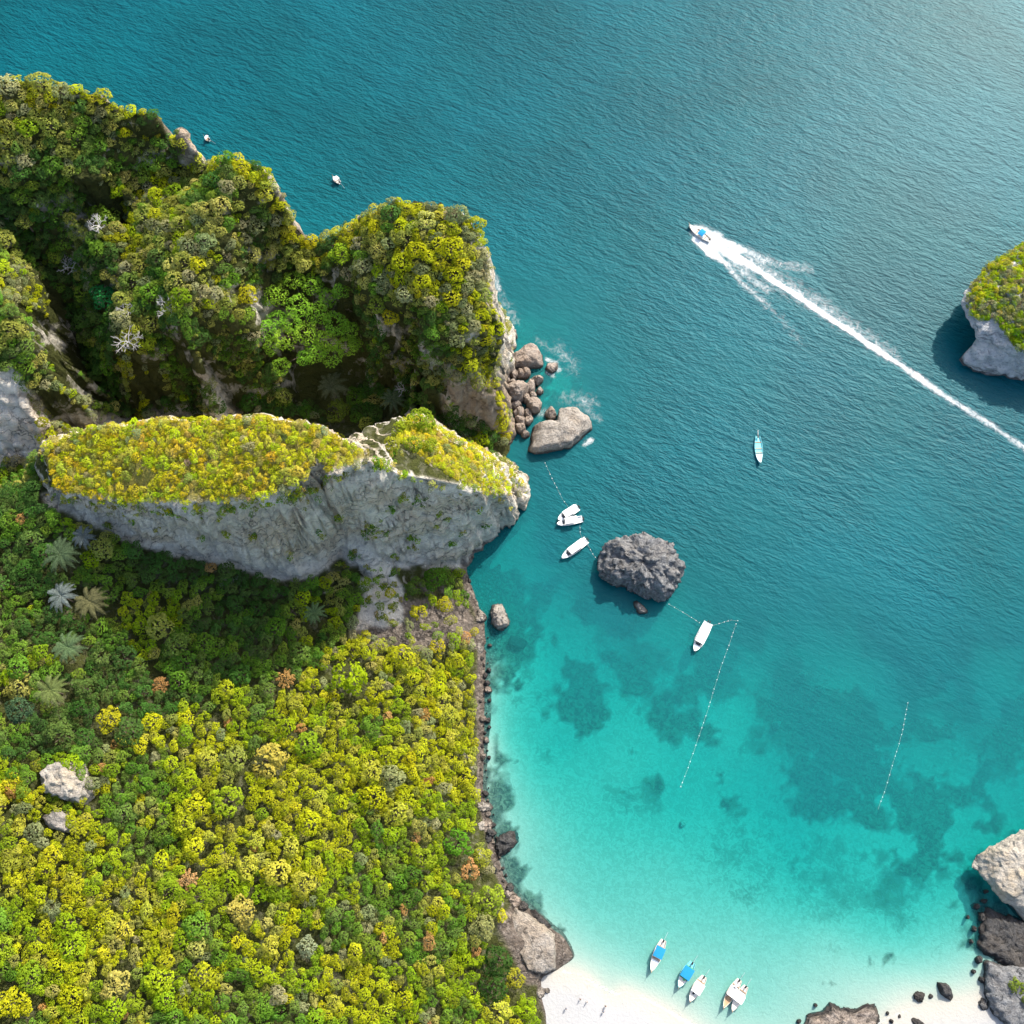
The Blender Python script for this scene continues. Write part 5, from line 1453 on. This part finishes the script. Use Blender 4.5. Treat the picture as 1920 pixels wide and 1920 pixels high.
wk = [(*CL[i], *CL[i + 1], WID[i], WID[i + 1], DEN[i], DEN[i + 1]) for i in range(len(CL) - 1)]
wk += [(1308, 436, 1345, 449, 12, 13, 1.3, 1.35), (1318, 440, 1350, 462, 16, 16, 1.0, 1.0), (1345, 449, 1395, 470, 9, 7, 1.1, .8), (1302, 448, 1330, 472, 7, 9, 1.1, 1.3), (1330, 472, 1362, 494, 9, 5, 1.2, .8),
       (1362, 494, 1390, 530, 7, 8, .7, .55), (1390, 530, 1440, 572, 9, 10, .5, .42), (1440, 572, 1500, 640, 11, 14, .34, .24),
       (1395, 470, 1440, 492, 11, 12, .62, .5), (1440, 492, 1520, 505, 11, 12, .46, .32), (1400, 490, 1540, 575, 22, 22, .5, .42), (1540, 575, 1680, 670, 22, 18, .42, .36), (1380, 500, 1440, 545, 14, 13, .5, .42), (1345, 462, 1400, 495, 14, 14, .8, .7)]
foam('wake_foam', wk, "long white wake trailing diagonally behind the speeding boat", 'wake')
ws = [(1040, 678, 1048, 694, 7, 8, .55, .55), (1046, 655, 1075, 690, 18, 18, .34, .3), (1062, 745, 1110, 755, 18, 16, .34, .34), (1095, 760, 1125, 790, 14, 8, .34, .3), (1096, 834, 1108, 826, 5, 6, .62, .62), (1026, 698, 1038, 704, 5, 5, .6, .6), (1026, 674, 1044, 680, 5, 5, .6, .55), (940, 560, 965, 600, 14, 14, .3, .3), (1010, 640, 1040, 660, 10, 10, .3, .3), (1000, 770, 1040, 780, 10, 8, .42, .4), (920, 500, 935, 540, 5, 8, .4, .5),
      (1250, 1105, 1268, 1095, 5, 5, .5, .5)]
foam('wash_foam', ws, "thin grey foam washing round the boulder pile", 'foam')
sw = [(1055, 1822, 1110, 1843, 3, 2.5, .9, .9), (1110, 1843, 1150, 1862, 2.5, 2.5, .9, .9), (1150, 1862, 1210, 1874, 2.5, 2.5, .9, .9), (1210, 1874, 1300, 1923, 2.5, 3, .9, .8), (1300, 1923, 1360, 1955, 3, 3, .6, .6), (905, 1250, 906, 1300, 2, 2, .5, .5), (1795, 1900, 1840, 1880, 3, 3, .55, .55), (1640, 1920, 1700, 1895, 3, 3, .5, .5)]
foam('shore_foam', sw, "thin white line of foam where the sea meets the sand", 'foam')

# ================================================================== boats
M_WHITE = simple_mat("white_gelcoat", (.82, .82, .80), .35, .5, var=.04)
M_CANVAS = simple_mat("white_canvas", (.86, .86, .84), .8, .1, var=.05)
M_BLUE = simple_mat("blue_canvas", (.02, .22, .42), .8, .1, var=.15)
M_CYAN = simple_mat("cyan_paint", (.18, .55, .60), .6, .3, var=.2)
M_GREENP = simple_mat("green_paint", (.12, .42, .14), .6, .3, var=.2)
M_WOOD = simple_mat("boat_wood", (.36, .24, .14), .7, .2, var=.3)
M_PALEW = simple_mat("pale_boat_wood", (.70, .64, .56), .7, .2, var=.15)
M_GREYF = simple_mat("grey_deck", (.55, .56, .55), .7, .2, var=.1)
M_BLACK = simple_mat("black_plastic", (.02, .02, .022), .4, .4, var=.2)
M_GLASS = simple_mat("dark_windscreen", (.03, .045, .055), .1, .6, var=.1)
M_METAL = simple_mat("steel_tube", (.55, .55, .55), .3, .5, metal=.8, var=.05)
M_RED = simple_mat("red_cloth", (.55, .10, .05), .8, .1, var=.2)

class MB:
    def __init__(self): self.v, self.f = [], []
    def add(self, V, F):
        o = len(self.v); self.v += [tuple(p) for p in V]; self.f += [tuple(i + o for i in f) for f in F]; return self
    def box(self, c, s, taper=1.0, top=None):
        x, y, z = (q / 2 for q in s)
        V = [(c[0] + sx * x * (taper if sz > 0 else 1), c[1] + sy * y * (taper if sz > 0 else 1), c[2] + sz * z) for sz in (-1, 1) for sx, sy in ((-1, -1), (1, -1), (1, 1), (-1, 1))]
        return self.add(V, [(3, 2, 1, 0), (4, 5, 6, 7), (0, 1, 5, 4), (1, 2, 6, 5), (2, 3, 7, 6), (3, 0, 4, 7)])
    def tube(self, a, b, r, n=6, r2=None):
        a, b = Vector(a), Vector(b); d = (b - a).normalized(); s = d.orthogonal().normalized(); t = d.cross(s); r2 = r if r2 is None else r2
        V = [a + (s * math.cos(k / n * 6.283) + t * math.sin(k / n * 6.283)) * r for k in range(n)] + [b + (s * math.cos(k / n * 6.283) + t * math.sin(k / n * 6.283)) * r2 for k in range(n)]
        return self.add(V, [(k, (k + 1) % n, n + (k + 1) % n, n + k) for k in range(n)] + [tuple(range(n))[::-1], tuple(range(n, 2 * n))])
    def build(self, name, mat, parent=None, bevel=0.0, smooth_s=False):
        me = bpy.data.meshes.new(name); me.from_pydata(self.v, [], self.f)
        if bevel:
            bm = bmesh.new(); bm.from_mesh(me); bmesh.ops.bevel(bm, geom=[e for e in bm.edges if e.calc_face_angle(0) > .5], offset=bevel, segments=2, affect='EDGES'); bm.to_mesh(me); bm.free()
        if smooth_s: me.polygons.foreach_set('use_smooth', np.ones(len(me.polygons), bool))
        me.materials.append(mat); me.update()
        return obj_me(name, me, parent)

def hull(L, B, prof, sheer, draft=.35, floor=.25, wall=.10, n=22, f0=.06, f1=.86):
    """open boat: outer skin, gunwale, inner sides and floor; bow at +x"""
    V, F = [], []
    for i in range(n + 1):
        s = i / n; x = -L / 2 + L * s
        b = B / 2 * prof(s); h = sheer(s); d = draft * (1 - max(0, s - .6) ** 2 * 5.5)
        k = -d
        ib = max(0.004, b - wall); fl = min(h - .03, floor + max(0, s - .7) * 2.2)
        row = [(x, 0, k), (x, b * .62, k * .55 + .05), (x, b * .93, h * .45), (x, b, h), (x, ib, h + .015), (x, ib * .92, fl + .02), (x, 0, fl)]
        V += row + [(p[0], -p[1], p[2]) for p in row]
    for i in range(n):
        for j in range(6):
            a = i * 14 + j; c = (i + 1) * 14 + j
            F.append((a, a + 1, c + 1, c)); F.append((a + 7, c + 7, c + 8, a + 8))
    for sgn in (0, 7):
        pass
    F.append(tuple(range(0, 7)) + tuple(range(13, 7, -1)))
    return V, F

def canopy(mb, x0, x1, w, z, arch=.16, th=.06, n=8, m=6):
    V, F = [], []
    for lay in (0, 1):
        for i in range(m + 1):
            x = x0 + (x1 - x0) * i / m
            for j in range(n + 1):
                t = -1 + 2 * j / n
                V.append((x, w / 2 * t, z + arch * (1 - t * t) - .04 * (2 * i / m - 1) ** 2 - lay * th))
    o = (m + 1) * (n + 1)
    for i in range(m):
        for j in range(n):
            a = i * (n + 1) + j
            F.append((a, a + n + 1, a + n + 2, a + 1)); F.append((o + a, o + a + 1, o + a + n + 2, o + a + n + 1))
    for i in range(m):
        for j in (0, n):
            a, b = i * (n + 1) + j, (i + 1) * (n + 1) + j
            F.append((a, b, o + b, o + a) if j == n else (a, o + a, o + b, b))
    for j in range(n):
        for i in (0, m):
            a = i * (n + 1) + j
            F.append((a, a + 1, o + a + 1, o + a) if i == 0 else (a, o + a, o + a + 1, a + 1))
    return mb.add(V, F)

def place(bow, stern):
    a, b = Vector(W(*bow)), Vector(W(*stern))
    return ((a + b) / 2), math.atan2((a - b).y, (a - b).x), (a - b).length

def speedboat(bow, stern, label, group, beam=2.7, motors=2, top=(.16, .74)):
    c, rz, L = place(bow, stern)
    root = tag(empty('speedboat', (c.x, c.y, 0), rz), label, 'speedboat', group)
    prof = lambda s: (.86 + .14 * min(1, s / .35)) if s < .55 else max(.012, math.cos((s - .55) / .45 * 1.555) ** .62)
    sh = lambda s: .85 + .5 * s * s
    MB().add(*hull(L, beam, prof, sh)).build('hull', M_WHITE, root, smooth_s=False)
    mb = MB()   # foredeck
    V, F = [], []
    for i in range(9):
        s = .80 + .195 * i / 8; x = -L / 2 + L * s; b = beam / 2 * prof(s) - .04
        V += [(x, -b, sh(s) + .0), (x, 0, sh(s) + .10), (x, b, sh(s) + .0)]
    for i in range(8):
        F += [(3 * i, 3 * i + 3, 3 * i + 4, 3 * i + 1), (3 * i + 1, 3 * i + 4, 3 * i + 5, 3 * i + 2)]
    mb.add(V, F).build('foredeck', M_WHITE, root)
    MB().box((L * .27, 0, .95), (L * .11, beam * .46, .10), .9).build('bow_cushion', M_GLASS, root, .03)
    for sg in (-1, 1):
        MB().box((L * .0, sg * beam * .33, .55), (L * .42, .42, .42)).build('bench', M_GREYF, root, .03)
    MB().box((L * .215, 0, 1.5), (.08, beam * .66, .75), .85).build('windscreen', M_GLASS, root, .02)
    x0, x1 = -L / 2 + L * top[0], -L / 2 + L * top[1]
    canopy(MB(), x0, x1, beam * .84, 2.35).build('canopy', M_CANVAS, root)
    for x in (x0 + .2, x1 - .2):
        for sg in (-1, 1):
            MB().tube((x, sg * beam * .38, .7), (x, sg * beam * .38, 2.36), .035).build('canopy_post', M_METAL, root)
    for k in range(motors):
        y = (k - (motors - 1) / 2) * .62
        m = MB().box((-L / 2 - .28, y, .95), (.55, .42, .62), .78).build('outboard_motor', M_BLACK, root, .05)
        MB().box((-L / 2 - .30, y, .1), (.22, .14, 1.1)).tube((-L / 2 - .2, y, -.4), (-L / 2 - .6, y, -.4), .09).build('lower_unit', M_METAL, m)
    return root

def longtail(bow, stern, label, group, cover=None, cov=(.20, .62), bow_mat=None, hull_mat=None, beam=1.9, floor_mat=None, extra=None, name='longtail_boat'):
    c, rz, L = place(bow, stern)
    root = tag(empty(name, (c.x, c.y, .12), rz), label, 'boat', group)
    prof = lambda s: .55 + .45 * math.sin(min(1, s / .45) * 1.57) if s < .45 else max(.02, math.cos((s - .45) / .55 * 1.54) ** .75)
    sh = lambda s: .62 + 1.0 * max(0, s - .72) ** 2 * 12 + .25 * max(0, .2 - s) * 3
    MB().add(*hull(L, beam, prof, sh, draft=.3, floor=.18, wall=.09)).build('hull', hull_mat or M_PALEW, root)
    mb = MB(); V, F = [], []
    for i in range(9):
        s = .66 + .30 * i / 8; x = -L / 2 + L * s; b = beam / 2 * prof(s) - .06
        V += [(x, -b, sh(s) - .06), (x, 0, sh(s) + .03), (x, b, sh(s) - .06)]
    for i in range(8):
        F += [(3 * i, 3 * i + 3, 3 * i + 4, 3 * i + 1), (3 * i + 1, 3 * i + 4, 3 * i + 5, 3 * i + 2)]
    mb.add(V, F).build('bow_deck', bow_mat or M_PALEW, root)
    MB().tube((L * .47, 0, sh(.97) - .1), (L * .54, 0, sh(1.0) + .75), .09, 6, .05).build('prow', M_WOOD, root)
    for q in (-.28, -.05, .10):
        MB().box((L * q, 0, .42), (.3, beam * .80, .06)).build('bench', M_WOOD, root)
    if floor_mat:
        MB().box((-L * .08, 0, .24), (L * .5, beam * .74, .05)).build('floorboards', floor_mat, root)
    if cover:
        x0, x1 = -L / 2 + L * cov[0], -L / 2 + L * cov[1]
        canopy(MB(), x0, x1, beam * .95, 1.75, .2).build('canopy', cover, root)
        for x in (x0 + .15, x1 - .15):
            for sg in (-1, 1):
                MB().tube((x, sg * beam * .40, .5), (x, sg * beam * .40, 1.76), .03).build('canopy_post', M_METAL, root)
    e = MB().box((-L * .46, 0, .95), (.85, .5, .5), .85).build('engine', M_BLACK, root, .04)
    MB().tube((-L * .48, 0, .95), (-L * .48 - 2.6, .35, .05), .045).build('tail_shaft', M_METAL, e)
    MB().tube((-L * .44, 0, 1.1), (-L * .30, .12, 1.25), .03).build('tiller', M_METAL, e)
    if extra:
        for (dx, dy, s, m, nm) in extra:
            MB().box((dx * L, dy * beam, .62), s, .85).build(nm, m, root, .04)
    return root

G1 = 'white speedboats moored in the bay'
speedboat((1046, 976), (1084, 952), "upper one of two white speedboats tied side by side off the cliff tip", G1, 2.8, 2, (.12, .70))
speedboat((1044, 984), (1092, 974), "lower one of two white speedboats tied side by side off the cliff tip", G1, 2.5, 2, (.22, .68))
speedboat((1053, 1048), (1100, 1013), "white speedboat alone between the tied pair and the dark rock stack", G1, 2.9, 2, (.14, .70))
speedboat((1301, 1222), (1328, 1168), "white speedboat moored on the buoy line right of the rock stack", G1, 3.3, 2, (.10, .72))
G2 = 'longtail boats nosed in at the beach'
longtail((1220, 1820), (1244, 1762), "longtail boat with a blue canopy and long white bow, leftmost at the beach", G2, M_BLUE, (.22, .56), M_CANVAS, M_PALEW, 2.9)
longtail((1271, 1850), (1298, 1804), "shorter longtail boat with a blue canopy and green trim", G2, M_BLUE, (.20, .62), M_PALEW, M_CYAN, 3.1, M_GREENP, extra=[(.16, .1, (.8, .7, .4), M_GREENP, 'green_crate')])
longtail((1292, 1876), (1320, 1830), "longtail boat with a single white canopy next to the green trimmed boat", G2, M_CANVAS, (.26, .66), M_PALEW, M_PALEW, 2.9, extra=[(.2, -.05, (.7, .6, .4), M_BLACK, 'box')])
longtail((1355, 1888), (1386, 1836), "white canopied longtail with brown gear, left boat of the touching pair", G2, M_CANVAS, (.34, .60), M_WOOD, M_PALEW, 2.7, M_GREYF, extra=[(.18, 0, (1.3, .9, .35), M_WOOD, 'crate'), (-.28, 0, (1.1, .8, .3), M_CANVAS, 'box')])
longtail((1371, 1894), (1398, 1848), "white canopied longtail, right boat of the touching pair", G2, M_CANVAS, (.34, .64), M_PALEW, M_PALEW, 2.6, M_GREYF, extra=[(.2, .1, (.8, .6, .35), M_PALEW, 'box')])
longtail((1424, 871), (1420, 819), "white bowed longtail boat with a cyan inside adrift in the open bay", None, None, (.3, .6), M_CANVAS, M_CYAN, 2.7, M_CYAN)
longtail((1291, 425), (1331, 453), "speeding longtail boat with a small blue canopy at the head of the wake", None, M_BLUE, (.30, .52), M_PALEW, M_PALEW, 2.8, M_GREYF)
longtail((625, 335), (638, 345), "tiny white dinghy off the north side of the ridge", None, M_CANVAS, (.25, .7), M_CANVAS, M_WHITE, 1.9, M_WHITE, name='dinghy')
longtail((385, 261), (394, 264.5), "tinier white dinghy close under the bare brown slope", None, M_CANVAS, (.25, .7), M_CANVAS, M_WHITE, 1.6, M_WHITE, name='dinghy')

# ================================================================== buoy lines
ico = bmesh.new(); bmesh.ops.create_icosphere(ico, subdivisions=2, radius=.135)
FLOAT_ME = bpy.data.meshes.new('float'); ico.to_mesh(FLOAT_ME); ico.free(); FLOAT_ME.materials.append(M_WHITE)
BL = [([(1022, 868), (1034, 895), (1046, 918), (1056, 938), (1066, 951)], "string of white floats from the long pale boulder to the tied speedboats"),
      ([(1087, 979), (1088, 1000), (1094, 1016)], "short string of floats between the tied pair and the lone speedboat"),
      ([(1102, 1022), (1112, 1040), (1126, 1056)], "string of floats from the lone speedboat to the dark rock stack"),
      ([(1254, 1133), (1272, 1143), (1292, 1155), (1312, 1168)], "string of floats from the rock stack to the right hand speedboat"),
      ([(1334, 1174), (1352, 1168), (1370, 1163), (1384, 1164)], "short string of floats right of the right hand speedboat"),
      ([(1380, 1170), (1374, 1188), (1366, 1212), (1352, 1250), (1340, 1288), (1326, 1335), (1310, 1382), (1290, 1440), (1276, 1476)], "longest string of floats running down the middle of the bay"),
      ([(1702, 1318), (1697, 1345), (1692, 1372), (1684, 1400), (1674, 1432), (1660, 1480), (1646, 1518)], "string of floats standing alone in the right half of the bay")]
for P_, lab in BL:
    Wp = [Vector((*W(a, b), .03)) for a, b in P_]
    root = tag(empty('buoy_line', Wp[0]), lab, 'buoy line', 'strings of floats in the bay')
    mb = MB()
    for a, b in zip(Wp[:-1], Wp[1:]): mb.tube(a - Wp[0], b - Wp[0], .013, 4)
    mb.build('rope', M_PALEW, root)
    d = 0.0
    for a, b in zip(Wp[:-1], Wp[1:]):
        L = (b - a).length
        while d < L:
            o = obj_me('float', FLOAT_ME, root); o.location = a + (b - a) * (d / L) - Wp[0]
            d += 2.2 + .9 * math.sin(d * 7 + a.x)
        d -= L

# ================================================================== people on the sand
M_SKIN = simple_mat("skin", (.30, .17, .11), .6, .3, var=.05)
M_HAIR = simple_mat("dark_hair", (.03, .02, .015), .6, .3, var=.1)
def person(a, b, rz, label, stride, shirt, shorts):
    x, y = W(a, b, .5); zg = -float(depth(np.array([x]), np.array([y]))[0])
    root = tag(empty('person', (x, y, max(.02, zg)), rz), label, 'person', 'people on the beach')
    V, E, Rr = [], [], []
    def v(p, r): V.append(p); Rr.append(r); return len(V) - 1
    def e(i, j): E.append((i, j))
    pel = v((0, 0, .95), .13); wst = v((0, 0, 1.12), .115); chs = v((.01, 0, 1.32), .14); nck = v((0, 0, 1.47), .055); hd = v((.015, 0, 1.58), .085); tp = v((.01, 0, 1.68), .085)
    for i, j in ((pel, wst), (wst, chs), (chs, nck), (nck, hd), (hd, tp)): e(i, j)
    ns = v((.115, 0, 1.60), .018); e(hd, ns)
    for sg in (-1, 1):
        sw_ = sg * stride
        hp = v((0, sg * .10, .88), .085); kn = v((sw_ * .5 + .03, sg * .11, .48), .058); an = v((sw_, sg * .11, .09), .038); to = v((sw_ + .17, sg * .13, .03), .03)
        e(pel, hp); e(hp, kn); e(kn, an); e(an, to)
        sh_ = v((0, sg * .19, 1.40), .058); el_ = v((-sw_ * .4, sg * .27, 1.13), .042); wr_ = v((-sw_ * .6 + .08, sg * .29, .88), .030); pm = v((-sw_ * .65 + .10, sg * .29, .80), .034)
        e(chs, sh_); e(sh_, el_); e(el_, wr_); e(wr_, pm)
        for k, ln in enumerate((.075, .085, .08, .065)):
            f1 = v((-sw_ * .65 + .075 + .02 * k, sg * .29, .80 - ln * .55), .0095); f2 = v((-sw_ * .65 + .08 + .02 * k, sg * .275, .80 - ln), .008); e(pm, f1); e(f1, f2)
        t1 = v((-sw_ * .65 + .145, sg * .275, .785), .010); t2 = v((-sw_ * .65 + .165, sg * .27, .755), .009); e(pm, t1); e(t1, t2)
    me = bpy.data.meshes.new('body'); me.from_pydata(V, E, [])
    ob = obj_me('body', me, root); me.materials.append(M_SKIN)
    ob.modifiers.new('skin', 'SKIN')
    for i, r in enumerate(Rr):
        me.skin_vertices[0].data[i].radius = (r, r)
    me.skin_vertices[0].data[pel].use_root = True
    sb = ob.modifiers.new('sub', 'SUBSURF'); sb.levels = 1; sb.render_levels = 1
    hb = bmesh.new(); bmesh.ops.create_icosphere(hb, subdivisions=2, radius=.115)
    for q in hb.verts: q.co = Vector((q.co.x * .95 - .02, q.co.y * .9, q.co.z * .85 + 1.69))
    hm = bpy.data.meshes.new('hair'); hb.to_mesh(hm); hb.free(); hm.materials.append(M_HAIR); obj_me('hair', hm, root)
    mb = MB(); rings = [(1.0, .165), (.9, .175)]
    mb.tube((0, 0, 1.03), (0, 0, .86), .150, 12, .19)
    for sg in (-1, 1): mb.tube((0, sg * .10, .90), (sg * stride * .35 + .02, sg * .11, .60), .115, 10, .095)
    mb.build('shorts', shorts, root)
    if shirt:
        MB().tube((0, 0, 1.00), (.005, 0, 1.22), .155, 12, .165).tube((.005, 0, 1.22), (.005, 0, 1.44), .165, 12, .10).build('shirt', shirt, root)
person(1088, 1873, 2.2, "person in dark shorts walking on the sand, nearest the water", .20, None, M_BLACK)
person(1100, 1878, 2.4, "person in a pale top just right of the one nearest the water", .16, M_CANVAS, M_GREYF)
person(1135, 1886, 1.2, "person in dark clothes furthest right on the sand", .12, M_BLACK, M_BLACK)
person(1131, 1896, 1.4, "person in blue close below the one furthest right", .22, M_BLUE, M_BLACK)
person(1061, 1890, .4, "person in dark clothes near the rock at the left of the sand", .15, M_BLACK, M_BLUE)
